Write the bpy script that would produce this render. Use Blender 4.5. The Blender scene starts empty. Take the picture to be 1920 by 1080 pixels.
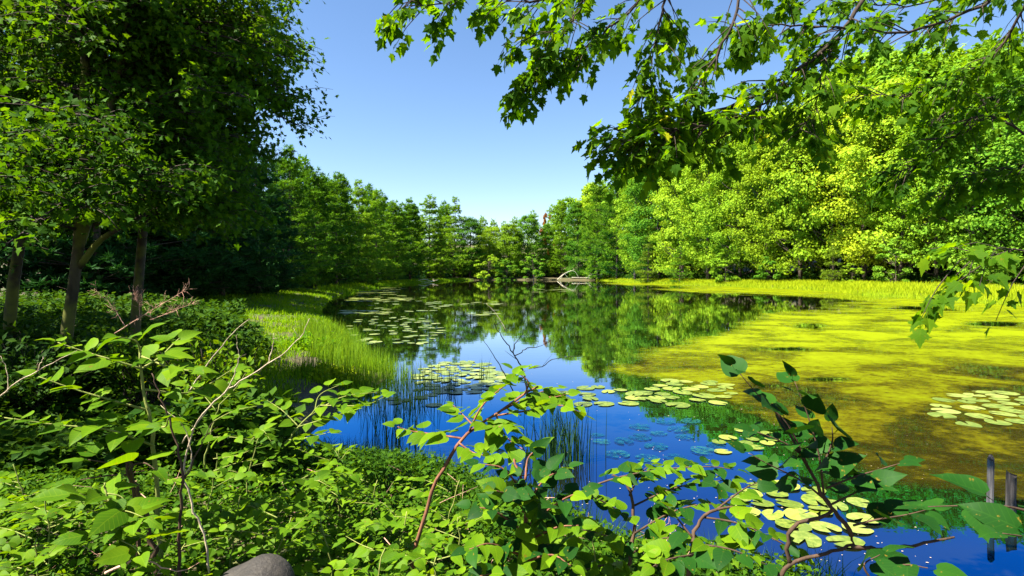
import bpy, math, random
import numpy as np
from mathutils import Vector, Matrix

random.seed(7)
RNG = np.random.default_rng(11)
SC = bpy.context.scene
COL = SC.collection

# ------------------------------------------------------------------ camera, sky, sun, exposure
EYE, FOC, HOR = 2.2, 1067.0, 513.0
cam_d = bpy.data.cameras.new('camera')
cam_d.sensor_width = 36.0
cam_d.lens = 36.0 * FOC / 1920.0
cam_d.shift_y = -(540.0 - HOR) / 1920.0
cam_d.clip_start, cam_d.clip_end = 0.05, 4000
cam = bpy.data.objects.new('camera', cam_d)
COL.objects.link(cam)
cam.location = (0, 0, EYE)
cam.rotation_euler = (math.radians(90), 0, 0)
SC.camera = cam

SUN_AZ, SUN_EL = math.radians(-112), math.radians(54)
world = bpy.data.worlds.new('World')
SC.world = world
world.use_nodes = True
wn = world.node_tree
for n in list(wn.nodes):
    wn.nodes.remove(n)
w_out = wn.nodes.new('ShaderNodeOutputWorld')
w_bg = wn.nodes.new('ShaderNodeBackground')
w_sky = wn.nodes.new('ShaderNodeTexSky')
w_sky.sky_type = 'NISHITA'
w_sky.sun_disc = False
w_sky.sun_elevation = SUN_EL
w_sky.sun_rotation = SUN_AZ
w_sky.air_density = 1.0
w_sky.dust_density = 0.25
w_sky.ozone_density = 2.5
w_bg.inputs['Strength'].default_value = 0.050
w_hs = wn.nodes.new('ShaderNodeHueSaturation')
w_hs.inputs['Saturation'].default_value = 1.12
wn.links.new(w_sky.outputs[0], w_hs.inputs['Color'])
w_tint = wn.nodes.new('ShaderNodeMixRGB')
w_tint.blend_type = 'MULTIPLY'
w_tint.inputs['Fac'].default_value = 1.0
w_tint.inputs['Color2'].default_value = (1.0, 0.955, 0.97, 1)
wn.links.new(w_hs.outputs[0], w_tint.inputs['Color1'])
wn.links.new(w_tint.outputs[0], w_bg.inputs['Color'])
wn.links.new(w_bg.outputs[0], w_out.inputs['Surface'])

sun_d = bpy.data.lights.new('sun', 'SUN')
sun_d.energy = 5.0
sun_d.angle = math.radians(0.5)
sun_d.color = (1.0, 0.93, 0.80)
sun = bpy.data.objects.new('sun', sun_d)
COL.objects.link(sun)
S_DIR = Vector((math.sin(SUN_AZ) * math.cos(SUN_EL), math.cos(SUN_AZ) * math.cos(SUN_EL), math.sin(SUN_EL)))
sun.rotation_euler = S_DIR.to_track_quat('Z', 'Y').to_euler()
sun.location = S_DIR * 60

SC.view_settings.view_transform = 'Standard'
SC.view_settings.look = 'None'
SC.view_settings.exposure = 2.25
SC.view_settings.gamma = 1.0
SC.cycles.use_denoising = True
SC.cycles.max_bounces = 8
SC.cycles.transparent_max_bounces = 12
SC.cycles.sample_clamp_indirect = 6.0

# ------------------------------------------------------------------ helpers
def W(u, v, d):
    """a point seen at photograph pixel (u, v) standing d metres in front of the camera"""
    return np.array([(u - 960.0) / FOC * d, d, EYE + (HOR - v) / FOC * d])

def nrm(a):
    a = np.asarray(a, float)
    return a / np.maximum(np.linalg.norm(a, axis=-1, keepdims=True), 1e-9)

def np_mesh(name, V, F, mats=(), smooth=False, mat_idx=None):
    """mesh from an N x 3 vertex array and an M x 3 triangle array"""
    V = np.asarray(V, np.float32); F = np.asarray(F, np.int32)
    me = bpy.data.meshes.new(name)
    me.vertices.add(len(V)); me.vertices.foreach_set('co', V.ravel())
    k = F.shape[1]
    me.loops.add(F.size); me.loops.foreach_set('vertex_index', F.ravel())
    me.polygons.add(len(F)); me.polygons.foreach_set('loop_start', np.arange(0, F.size, k, dtype=np.int32))
    if mat_idx is not None:
        me.polygons.foreach_set('material_index', np.asarray(mat_idx, np.int32))
    if smooth:
        me.polygons.foreach_set('use_smooth', np.ones(len(F), bool))
    else:
        me.polygons.foreach_set('use_smooth', np.zeros(len(F), bool))
    for m in mats:
        me.materials.append(m)
    me.update(calc_edges=True)
    return me

def obj(name, me, parent=None, loc=None):
    o = bpy.data.objects.new(name, me)
    COL.objects.link(o)
    if parent is not None:
        o.parent = parent
    if loc is not None:
        o.location = loc
    return o

def tag(o, label=None, cat=None, group=None, kind=None):
    if label: o['label'] = label
    if cat: o['category'] = cat
    if group: o['group'] = group
    if kind: o['kind'] = kind
    return o

def empty(name, loc=(0, 0, 0)):
    o = bpy.data.objects.new(name, None)
    COL.objects.link(o)
    o.location = loc
    o.empty_display_size = 0.1
    return o

class Geo:
    """collects triangles"""
    def __init__(s):
        s.V, s.F, s.n = [], [], 0
    def add(s, V, F):
        V = np.asarray(V, float); F = np.asarray(F, int)
        s.V.append(V); s.F.append(F + s.n); s.n += len(V)
    def tube(s, P, R, k=6, wob=0.0):
        P = np.asarray(P, float); m = len(P)
        R = np.broadcast_to(np.asarray(R, float), (m,))
        T = nrm(np.gradient(P, axis=0))
        ref = np.array([0.31, 0.95, 0.05]) if abs(T[0][1]) < 0.8 else np.array([1.0, 0.1, 0.0])
        A = nrm(np.cross(T, ref)); B = np.cross(T, A)
        an = np.arange(k) * 2 * math.pi / k
        rr = R[:, None] * (1 + wob * RNG.normal(size=(m, k))) if wob else np.repeat(R[:, None], k, 1)
        V = P[:, None, :] + rr[..., None] * (np.cos(an)[None, :, None] * A[:, None, :] + np.sin(an)[None, :, None] * B[:, None, :])
        V = V.reshape(-1, 3)
        i = np.arange(m - 1)[:, None] * k; j = np.arange(k)[None, :]; j2 = (j + 1) % k
        a, b, c, d = i + j, i + j2, i + k + j2, i + k + j
        F = np.concatenate([np.stack([a, b, c], -1).reshape(-1, 3), np.stack([a, c, d], -1).reshape(-1, 3)])
        V = np.concatenate([V, P[-1:], P[:1]])
        q = np.arange(k)
        F = np.concatenate([F, np.stack([(m - 1) * k + q, (m - 1) * k + (q + 1) % k, np.full(k, m * k)], -1),
                            np.stack([(q + 1) % k, q, np.full(k, m * k + 1)], -1)])
        s.add(V, F)
    def scatter(s, C, D, N, S, tv, tf, wide=None):
        """instances of a template: x along D, z along N"""
        D = nrm(D); side = nrm(np.cross(N, D)); N2 = np.cross(D, side)
        S = np.asarray(S, float).reshape(-1, 1, 1)
        wd = 1.0 if wide is None else np.asarray(wide).reshape(-1, 1, 1)
        V = C[:, None, :] + S * (tv[None, :, 0:1] * D[:, None, :] + wd * tv[None, :, 1:2] * side[:, None, :] + tv[None, :, 2:3] * N2[:, None, :])
        k = len(tv)
        F = (np.arange(len(C)) * k)[:, None, None] + tf[None]
        s.add(V.reshape(-1, 3), F.reshape(-1, 3))
    def mesh(s, name, mats=(), smooth=False):
        if not s.V:
            return np_mesh(name, np.zeros((3, 3)), np.array([[0, 1, 2]]), mats)
        return np_mesh(name, np.concatenate(s.V), np.concatenate(s.F), mats, smooth)

def curve(P, n=12):
    """smooth Catmull-Rom line through the points"""
    P = np.asarray(P, float)
    if len(P) < 3:
        t = np.linspace(0, 1, n)[:, None]
        return P[0] * (1 - t) + P[-1] * t
    Q = np.concatenate([[2 * P[0] - P[1]], P, [2 * P[-1] - P[-2]]])
    out = []
    seg = len(P) - 1
    for t in np.linspace(0, seg - 1e-6, n):
        i = int(t); f = t - i
        p0, p1, p2, p3 = Q[i:i + 4]
        out.append(0.5 * ((2 * p1) + (-p0 + p2) * f + (2 * p0 - 5 * p1 + 4 * p2 - p3) * f * f + (-p0 + 3 * p1 - 3 * p2 + p3) * f ** 3))
    return np.array(out)

# leaf templates -------------------------------------------------------------
def t_rhomb():
    v = np.array([(0, 0, 0), (.45, .30, .07), (1, 0, -.04), (.45, -.30, .07)])
    return v, np.array([(0, 2, 1), (0, 3, 2)])

def t_needle():
    v = np.array([(0, -.07, 0), (0, .07, 0), (1, 0, .03), (.55, .11, .0), (.55, -.11, .0)])
    return v, np.array([(0, 1, 2), (0, 3, 4)])

def t_lobed():
    """a small five-pointed maple leaf for crowns a dozen metres off"""
    pts = [(0, 0), (.05, .32), (.30, .22), (.42, .52), (.58, .20), (1, 0), (.58, -.20), (.42, -.52), (.30, -.22), (.05, -.32)]
    v = [(.32, 0, .0)] + [(x, y, .10 * abs(y) - .12 * x * x) for x, y in pts]
    f = [(0, 1 + i, 1 + (i + 1) % 10) for i in range(10)]
    return np.array(v), np.array(f)[:, ::-1]

def t_maple(seed):
    """toothed red maple leaf with its petiole, tip along +x"""
    r = random.Random(seed)
    half = [(0, .0), (-.06, .10), (.02, .22), (-.02, .34), (.13, .33), (.22, .30), (.26, .36), (.36, .43), (.40, .56), (.47, .42), (.56, .36),
            (.50, .27), (.57, .20), (.66, .20), (.70, .13), (.82, .10), (1.02, .0)]
    half = [(x + r.uniform(-.015, .015), y * r.uniform(.93, 1.07)) for x, y in half]
    half[0], half[-1] = (0, 0), (1.02, 0)
    cup, dr = r.uniform(.05, .28), r.uniform(.10, .42)
    def z(x, y): return cup * abs(y) * 1.0 - dr * x * x * .7 - .35 * dr * y * y
    ring = half + [(x, -y * r.uniform(.93, 1.05)) for x, y in half[-2:0:-1]]
    v = [(.30, 0, z(.30, 0))] + [(x, y, z(x, y)) for x, y in ring]
    n = len(ring)
    f = [(0, 1 + (i + 1) % n, 1 + i) for i in range(n)]
    b = len(v)
    v += [(0, .013, 0), (0, -.013, 0), (-.62, .0, -.04 + r.uniform(.0, .2)), (0, 0, .02)]
    f += [(b, b + 1, b + 2), (b + 3, b, b + 2), (b + 1, b + 3, b + 2)]
    return np.array(v), np.array(f)

def t_heart(seed):
    """broad knotweed leaf: heart base, pointed tip, folded along the midrib"""
    r = random.Random(seed)
    rows = [(0.0, .0), (-.055, .17), (.03, .33), (.18, .415), (.36, .40), (.54, .325), (.70, .225), (.84, .12), (.93, .045), (1.0, .0)]
    w, fold, droop = r.uniform(.78, 1.06), r.uniform(.06, .62), r.uniform(.10, .75)
    tw = r.uniform(-.3, .3)
    v, mid = [], [.0, .03, .09, .2, .37, .55, .71, .85, .94, 1.0]
    for (x, y), m in zip(rows, mid):
        zz = lambda X, Y: fold * abs(Y) * .9 - droop * max(X, 0) ** 2 * .6 - .5 * Y * Y + tw * Y * X + .012 * math.sin(14 * X + 9 * Y)
        v += [(x, y * w, zz(x, y * w)), (m, 0, zz(m, 0)), (x, -y * w * r.uniform(.95, 1.03), zz(x, -y * w))]
    f = []
    for i in range(len(rows) - 1):
        a = i * 3
        f += [(a + 1, a + 4, a + 3), (a + 1, a + 3, a), (a + 1, a + 2, a + 5), (a + 1, a + 5, a + 4)]
    b = len(v)
    v += [(.02, .014, -.01), (.02, -.014, -.01), (-.30, 0, -.12), (.02, 0, .01)]
    f += [(b, b + 1, b + 2), (b + 3, b, b + 2), (b + 1, b + 3, b + 2)]
    return np.array(v), np.array(f)

RHOMB, NEEDLE, LOBED = t_rhomb(), t_needle(), t_lobed()

# ------------------------------------------------------------------ materials
def new_mat(name):
    m = bpy.data.materials.new(name); m.use_nodes = True
    nt = m.node_tree
    for n in list(nt.nodes): nt.nodes.remove(n)
    out = nt.nodes.new('ShaderNodeOutputMaterial')
    return m, nt, out

def node(nt, typ, **kw):
    n = nt.nodes.new(typ)
    for k, v in kw.items():
        if k.startswith('i_'):
            n.inputs[k[2:].replace('_', ' ')].default_value = v
        else:
            setattr(n, k, v)
    return n

def ramp(nt, stops):
    n = nt.nodes.new('ShaderNodeValToRGB')
    e = n.color_ramp.elements
    while len(e) < len(stops): e.new(0.5)
    for el, (p, c) in zip(e, stops):
        el.position = p; el.color = (*c, 1) if len(c) == 3 else c
    return n

def leaf_mat(name, dark, mid, light, trans=0.35, tcol=None, rough=0.6, spec=0.05, scale=0.9, veins=False, odd=None):
    """leaf: colour varies from leaf to leaf and slowly over the plant; light passes through"""
    m, nt, out = new_mat(name); L = nt.links.new
    geo = node(nt, 'ShaderNodeNewGeometry'); oi = node(nt, 'ShaderNodeObjectInfo')
    tex = node(nt, 'ShaderNodeTexNoise'); tex.inputs['Scale'].default_value = scale; tex.inputs['Detail'].default_value = 2
    tc = node(nt, 'ShaderNodeTexCoord')
    L(tc.outputs['Object'], tex.inputs['Vector'])
    add = node(nt, 'ShaderNodeMath', operation='ADD'); L(geo.outputs['Random Per Island'], add.inputs[0]); L(oi.outputs['Random'], add.inputs[1])
    mul = node(nt, 'ShaderNodeMath', operation='MULTIPLY_ADD'); L(add.outputs[0], mul.inputs[0]); mul.inputs[1].default_value = 0.45; 
    nm = node(nt, 'ShaderNodeMath', operation='MULTIPLY_ADD'); L(tex.outputs['Fac'], nm.inputs[0]); nm.inputs[1].default_value = 0.6; nm.inputs[2].default_value = -0.24
    L(nm.outputs[0], mul.inputs[2])
    stops = [(0.12, dark), (0.5, mid), (0.88, light)]
    r = ramp(nt, stops); L(mul.outputs[0], r.inputs['Fac'])
    col = r.outputs['Color']
    if veins:
        sep = node(nt, 'ShaderNodeSeparateXYZ'); L(tc.outputs['Object'], sep.inputs[0])
        ab = node(nt, 'ShaderNodeMath', operation='ABSOLUTE'); L(sep.outputs['Y'], ab.inputs[0])
        s1 = node(nt, 'ShaderNodeMath', operation='MULTIPLY_ADD'); L(ab.outputs[0], s1.inputs[0]); s1.inputs[1].default_value = -0.75; L(sep.outputs['X'], s1.inputs[2])
        s2 = node(nt, 'ShaderNodeMath', operation='MULTIPLY'); L(s1.outputs[0], s2.inputs[0]); s2.inputs[1].default_value = 46.0
        s3 = node(nt, 'ShaderNodeMath', operation='SINE'); L(s2.outputs[0], s3.inputs[0])
        s4 = node(nt, 'ShaderNodeMath', operation='GREATER_THAN'); L(s3.outputs[0], s4.inputs[0]); s4.inputs[1].default_value = 0.955
        m1 = node(nt, 'ShaderNodeMath', operation='LESS_THAN'); L(ab.outputs[0], m1.inputs[0]); m1.inputs[1].default_value = 0.014
        mx = node(nt, 'ShaderNodeMath', operation='MAXIMUM'); L(s4.outputs[0], mx.inputs[0]); L(m1.outputs[0], mx.inputs[1])
        fm = node(nt, 'ShaderNodeMath', operation='MULTIPLY'); L(mx.outputs[0], fm.inputs[0]); fm.inputs[1].default_value = 0.16
        mc = node(nt, 'ShaderNodeMixRGB'); L(fm.outputs[0], mc.inputs['Fac']); L(col, mc.inputs['Color1']); mc.inputs['Color2'].default_value = (light[0] * 1.5, light[1] * 1.35, light[2] * 1.6, 1)
        col = mc.outputs['Color']
    if veins:
        sn = node(nt, 'ShaderNodeTexNoise'); sn.inputs['Scale'].default_value = 5.5; sn.inputs['Detail'].default_value = 3
        va = node(nt, 'ShaderNodeVectorMath', operation='ADD'); L(tc.outputs['Object'], va.inputs[0]); vs = node(nt, 'ShaderNodeVectorMath', operation='SCALE'); L(oi.outputs['Location'], vs.inputs[0]); vs.inputs['Scale'].default_value = 37.0; L(vs.outputs[0], va.inputs[1]); L(va.outputs[0], sn.inputs['Vector'])
        sr = ramp(nt, [(.66, (0, 0, 0)), (.72, (.75, .75, .75))]); L(sn.outputs['Fac'], sr.inputs['Fac'])
        ms = node(nt, 'ShaderNodeMixRGB'); L(sr.outputs['Color'], ms.inputs['Fac']); L(col, ms.inputs['Color1']); ms.inputs['Color2'].default_value = (.16, .10, .012, 1)
        col = ms.outputs['Color']
    if odd:
        gt = node(nt, 'ShaderNodeMath', operation='GREATER_THAN'); L(oi.outputs['Random'], gt.inputs[0]); gt.inputs[1].default_value = odd[0]
        mo = node(nt, 'ShaderNodeMixRGB'); L(gt.outputs[0], mo.inputs['Fac']); L(col, mo.inputs['Color1']); mo.inputs['Color2'].default_value = (*odd[1], 1)
        col = mo.outputs['Color']
    p = node(nt, 'ShaderNodeBsdfPrincipled'); p.inputs['Roughness'].default_value = rough; p.inputs['Specular IOR Level'].default_value = spec
    L(col, p.inputs['Base Color'])
    tr = node(nt, 'ShaderNodeBsdfTranslucent')
    tm = node(nt, 'ShaderNodeMixRGB', blend_type='MULTIPLY'); tm.inputs['Fac'].default_value = 1; L(col, tm.inputs['Color1']); tm.inputs['Color2'].default_value = (*(tcol or (1.7, 1.5, .5)), 1)
    L(tm.outputs['Color'], tr.inputs['Color'])
    mix = node(nt, 'ShaderNodeMixShader'); mix.inputs['Fac'].default_value = trans
    L(p.outputs[0], mix.inputs[1]); L(tr.outputs[0], mix.inputs[2]); L(mix.outputs[0], out.inputs['Surface'])
    return m

def bark_mat(name, c1, c2, scale=9.0, stretch=0.25, bump=0.5, moss=None):
    m, nt, out = new_mat(name); L = nt.links.new
    tc = node(nt, 'ShaderNodeTexCoord'); mp = node(nt, 'ShaderNodeMapping'); mp.inputs['Scale'].default_value = (1, 1, stretch)
    L(tc.outputs['Object'], mp.inputs['Vector'])
    n1 = node(nt, 'ShaderNodeTexNoise'); n1.inputs['Scale'].default_value = scale; n1.inputs['Detail'].default_value = 6; L(mp.outputs[0], n1.inputs['Vector'])
    r = ramp(nt, [(0.35, c1), (0.68, c2)]); L(n1.outputs['Fac'], r.inputs['Fac'])
    col = r.outputs['Color']
    if moss:
        n2 = node(nt, 'ShaderNodeTexNoise'); n2.inputs['Scale'].default_value = 2.6; n2.inputs['Detail'].default_value = 5; L(tc.outputs['Object'], n2.inputs['Vector'])
        r2 = ramp(nt, [(0.44, (0, 0, 0)), (0.56, (1, 1, 1))]); L(n2.outputs['Fac'], r2.inputs['Fac'])
        mx = node(nt, 'ShaderNodeMixRGB'); L(r2.outputs['Color'], mx.inputs['Fac']); L(col, mx.inputs['Color1']); mx.inputs['Color2'].default_value = (*moss, 1)
        col = mx.outputs['Color']
    b = node(nt, 'ShaderNodeBump'); b.inputs['Strength'].default_value = bump; b.inputs['Distance'].default_value = 0.03; L(n1.outputs['Fac'], b.inputs['Height'])
    p = node(nt, 'ShaderNodeBsdfPrincipled'); p.inputs['Roughness'].default_value = 0.85; p.inputs['Specular IOR Level'].default_value = 0.2
    L(col, p.inputs['Base Color']); L(b.outputs[0], p.inputs['Normal']); L(p.outputs[0], out.inputs['Surface'])
    return m

M = {}
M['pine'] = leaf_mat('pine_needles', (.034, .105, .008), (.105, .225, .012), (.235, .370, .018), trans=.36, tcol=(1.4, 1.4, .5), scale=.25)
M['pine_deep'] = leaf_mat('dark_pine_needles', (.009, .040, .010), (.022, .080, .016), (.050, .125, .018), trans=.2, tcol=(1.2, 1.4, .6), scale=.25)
M['pine_lime'] = leaf_mat('fresh_pine_needles', (.08, .14, .012), (.16, .25, .014), (.24, .34, .02), trans=.3, scale=.4)
M['leaf_lime'] = leaf_mat('lime_leaves', (.062, .145, .005), (.150, .268, .010), (.265, .388, .020), trans=.35, tcol=(1.5, 1.35, .4), scale=.22)
M['leaf_mid'] = leaf_mat('mid_green_leaves', (.030, .100, .006), (.078, .195, .010), (.165, .295, .020), trans=.35, tcol=(1.5, 1.35, .4), scale=.22)
M['leaf_yellow'] = leaf_mat('yellow_green_leaves', (.092, .165, .005), (.205, .302, .010), (.335, .412, .020), trans=.35, tcol=(1.4, 1.3, .4), scale=.22)
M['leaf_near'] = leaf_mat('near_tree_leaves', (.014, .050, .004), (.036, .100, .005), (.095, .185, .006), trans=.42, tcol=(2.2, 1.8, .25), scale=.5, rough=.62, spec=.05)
M['leaf_red'] = leaf_mat('rusty_leaves', (.12, .045, .01), (.20, .075, .012), (.27, .12, .02), trans=.3, scale=.5)
M['maple'] = leaf_mat('maple_leaf', (.022, .070, .004), (.052, .122, .004), (.110, .190, .005), trans=.54, tcol=(3.0, 2.4, .15), veins=True, rough=.62, spec=.05, odd=(.965, (.34, .36, .01)))
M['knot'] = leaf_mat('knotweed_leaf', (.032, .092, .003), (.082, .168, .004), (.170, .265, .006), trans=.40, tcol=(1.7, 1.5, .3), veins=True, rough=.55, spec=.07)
M['knot_shaded'] = leaf_mat('shaded_knotweed_leaf', (.006, .032, .004), (.011, .050, .005), (.022, .075, .005), trans=.2, tcol=(1.7, 1.5, .3), veins=True, rough=.55, spec=.07)  # same knotweed, its leaf colour darkened to stand for shade
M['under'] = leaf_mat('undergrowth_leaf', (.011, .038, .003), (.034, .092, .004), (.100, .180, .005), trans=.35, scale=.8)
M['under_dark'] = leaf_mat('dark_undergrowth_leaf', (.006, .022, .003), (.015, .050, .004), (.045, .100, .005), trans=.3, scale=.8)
M['grass'] = leaf_mat('bank_grass', (.045, .145, .004), (.110, .235, .004), (.230, .340, .005), trans=.42, tcol=(1.5, 1.4, .3), scale=.35)
M['grass_lime'] = leaf_mat('shore_grass', (.150, .225, .006), (.270, .350, .008), (.400, .450, .010), trans=.42, tcol=(1.3, 1.25, .3), scale=.12)
M['reed'] = leaf_mat('reed_blades', (.070, .150, .010), (.150, .260, .012), (.290, .370, .030), trans=.4, scale=.8)
M['reed_dark'] = leaf_mat('dark_reed_blades', (.010, .028, .008), (.018, .050, .010), (.05, .09, .016), trans=.2, scale=.8)
M['bark'] = bark_mat('tree_bark', (.035, .026, .018), (.11, .085, .060))
M['bark_moss'] = bark_mat('mossy_bark', (.020, .016, .010), (.075, .062, .038), moss=(.095, .105, .018))
M['twig_pale'] = bark_mat('bleached_twig', (.30, .23, .15), (.52, .42, .30), scale=30)
M['twig_pink'] = bark_mat('dry_pink_twig', (.30, .16, .11), (.50, .30, .22), scale=30)
M['twig_dark'] = bark_mat('dark_twig', (.018, .013, .010), (.05, .036, .026), scale=30)
M['stem_green'] = bark_mat('green_stem', (.10, .14, .025), (.22, .23, .06), scale=20)
M['stem_red'] = bark_mat('red_brown_stem', (.09, .035, .02), (.20, .09, .05), scale=20)
M['stem_dark'] = bark_mat('dark_shoot_stem', (.035, .022, .014), (.085, .05, .03), scale=20)
M['wood_grey'] = bark_mat('weathered_wood', (.02, .018, .017), (.10, .09, .086), scale=26, stretch=.08, bump=1.0)
M['wood_dark'] = bark_mat('rotten_wood', (.008, .007, .006), (.045, .038, .034), scale=24, stretch=.08, bump=1.0)
M['pale_shore'] = bark_mat('driftwood', (.45, .38, .24), (.68, .60, .42), scale=8)

# ------------------------------------------------------------------ the pond outline and the ground
POND = np.array([(-2.6, 6.96), (-2.76, 8.2), (-2.7, 10.3), (-2.6, 12.5), (-4.2, 15), (-6.6, 21.9), (-11, 32.6), (-16, 50), (-20.6, 73), (-24, 117),
                 (-20, 168), (-14, 188), (-2, 196), (15, 196), (30, 180), (32, 138), (36, 112), (38, 98), (40, 73), (37, 52), (36, 40), (38, 27), (30, 12),
                 (16, 7), (8, 4.6), (4, 3.9), (1.9, 4.05), (0.86, 4.6), (0.2, 5.4), (-.66, 6.3), (-1.65, 6.75)])

def poly_sd(x, y, P):
    """signed distance to a polygon, positive outside"""
    x = np.asarray(x, float); y = np.asarray(y, float)
    d = np.full(x.shape, 1e18); inside = np.zeros(x.shape, bool)
    n = len(P)
    for i in range(n):
        ax, ay = P[i]; bx, by = P[(i + 1) % n]
        ex, ey = bx - ax, by - ay
        t = np.clip(((x - ax) * ex + (y - ay) * ey) / (ex * ex + ey * ey), 0, 1)
        d = np.minimum(d, (x - ax - t * ex) ** 2 + (y - ay - t * ey) ** 2)
        c = ((ay > y) != (by > y))
        with np.errstate(divide='ignore', invalid='ignore'):
            inside ^= c & (x < (bx - ax) * (y - ay) / (by - ay if by != ay else 1e-9) + ax)
    d = np.sqrt(d)
    return np.where(inside, -d, d)

def wob(x, y):
    return (np.sin(x * 1.7 + 1.3 * np.sin(y * .9)) + np.sin(y * 1.9 + 1.1 * np.sin(x * 1.1)) + .6 * np.sin(3.1 * x - 2.3 * y)) / 2.6

def gz(x, y):
    sd = poly_sd(x, y, POND) + .10 * wob(np.asarray(x) * 2.1, np.asarray(y) * 2.1)
    up = .52 * (1 - np.exp(-np.maximum(sd, 0) / 2.2)) + .032 * np.minimum(np.maximum(sd, 0), 120) + .13 * np.clip(sd - 16, 0, 110) + .05 * wob(x, y) * np.clip(sd, 0, 1)
    return np.where(sd > 0, up, np.maximum(sd * .28, -1.4) - .02)

def build_ground():
    a = np.linspace(-1, 1, 230)
    xs = np.sinh(a * 6.2) / np.sinh(6.2) * 900
    b = np.linspace(0, 1, 270)
    ys = -40 + 42.5 * b[:60] / b[59]
    ys = np.concatenate([ys[::3], 2.5 + (np.sinh(np.linspace(0, 1, 230) * 6.0) / np.sinh(6.0)) * 1300])
    ys = np.unique(ys)
    X, Y = np.meshgrid(xs, ys)
    Z = gz(X, Y)
    V = np.stack([X, Y, Z], -1).reshape(-1, 3)
    ny, nx = X.shape
    i = np.arange(ny - 1)[:, None] * nx + np.arange(nx - 1)[None]
    F = np.concatenate([np.stack([i, i + 1, i + nx + 1], -1).reshape(-1, 3), np.stack([i, i + nx + 1, i + nx], -1).reshape(-1, 3)])
    m, nt, out = new_mat('forest_floor'); L = nt.links.new
    tc = node(nt, 'ShaderNodeTexCoord')
    n1 = node(nt, 'ShaderNodeTexNoise'); n1.inputs['Scale'].default_value = .8; n1.inputs['Detail'].default_value = 8; n1.inputs['Roughness'].default_value = .65; L(tc.outputs['Object'], n1.inputs['Vector'])
    n2 = node(nt, 'ShaderNodeTexNoise'); n2.inputs['Scale'].default_value = 22; n2.inputs['Detail'].default_value = 6; L(tc.outputs['Object'], n2.inputs['Vector'])
    r1 = ramp(nt, [(.32, (.030, .022, .012)), (.5, (.060, .052, .018)), (.66, (.050, .085, .012))]); L(n1.outputs['Fac'], r1.inputs['Fac'])
    r2 = ramp(nt, [(.3, (.35, .32, .28)), (.7, (1.5, 1.35, 1.1))]); L(n2.outputs['Fac'], r2.inputs['Fac'])
    mx = node(nt, 'ShaderNodeMixRGB', blend_type='MULTIPLY'); mx.inputs['Fac'].default_value = 1; L(r1.outputs['Color'], mx.inputs['Color1']); L(r2.outputs['Color'], mx.inputs['Color2'])
    p = node(nt, 'ShaderNodeBsdfPrincipled'); p.inputs['Roughness'].default_value = .9; L(mx.outputs['Color'], p.inputs['Base Color'])
    bp = node(nt, 'ShaderNodeBump'); bp.inputs['Strength'].default_value = .7; bp.inputs['Distance'].default_value = .04; L(n2.outputs['Fac'], bp.inputs['Height']); L(bp.outputs[0], p.inputs['Normal'])
    L(p.outputs[0], out.inputs['Surface'])
    tag(obj('ground', np_mesh('ground', V, F, [m], smooth=True)), kind='structure')
build_ground()

def build_water():
    m, nt, out = new_mat('pond_water'); L = nt.links.new
    tc = node(nt, 'ShaderNodeTexCoord')
    mp = node(nt, 'ShaderNodeMapping'); mp.inputs['Scale'].default_value = (.5, 1.0, 1); L(tc.outputs['Object'], mp.inputs['Vector'])
    n1 = node(nt, 'ShaderNodeTexNoise'); n1.inputs['Scale'].default_value = 2.2; n1.inputs['Detail'].default_value = 4; L(mp.outputs[0], n1.inputs['Vector'])
    n3 = node(nt, 'ShaderNodeTexNoise'); n3.inputs['Scale'].default_value = .35; n3.inputs['Detail'].default_value = 5; L(mp.outputs[0], n3.inputs['Vector'])
    bp = node(nt, 'ShaderNodeBump'); bp.inputs['Strength'].default_value = .05; bp.inputs['Distance'].default_value = .02; L(n1.outputs['Fac'], bp.inputs['Height'])
    r = ramp(nt, [(.35, (.005, .007, .002)), (.65, (.014, .016, .003))]); L(n3.outputs['Fac'], r.inputs['Fac'])
    df = node(nt, 'ShaderNodeBsdfDiffuse'); L(r.outputs['Color'], df.inputs['Color'])
    gl = node(nt, 'ShaderNodeBsdfGlossy'); gl.inputs['Roughness'].default_value = .015; L(bp.outputs[0], gl.inputs['Normal'])
    fr = node(nt, 'ShaderNodeFresnel'); fr.inputs['IOR'].default_value = 1.33; L(bp.outputs[0], fr.inputs['Normal'])
    mr = node(nt, 'ShaderNodeMapRange'); mr.inputs['From Min'].default_value = .05; mr.inputs['From Max'].default_value = .55; mr.inputs['To Min'].default_value = .50; mr.inputs['To Max'].default_value = .93
    L(fr.outputs[0], mr.inputs['Value'])
    gc = ramp(nt, [(.13, (.008, .29, .80)), (.23, (.08, .44, .92)), (.35, (.60, .73, .95)), (.7, (.95, .95, .95))]); L(fr.outputs[0], gc.inputs['Fac'])
    L(gc.outputs['Color'], gl.inputs['Color'])
    mx = node(nt, 'ShaderNodeMixShader'); L(mr.outputs[0], mx.inputs['Fac']); L(df.outputs[0], mx.inputs[1]); L(gl.outputs[0], mx.inputs[2])
    L(mx.outputs[0], out.inputs['Surface'])
    V = np.array([(-45, 2.5, 0), (60, 2.5, 0), (60, 210, 0), (-45, 210, 0)], float)
    tag(obj('water', np_mesh('water', V, np.array([(0, 1, 2), (0, 2, 3)]), [m])), kind='structure')
build_water()

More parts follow.
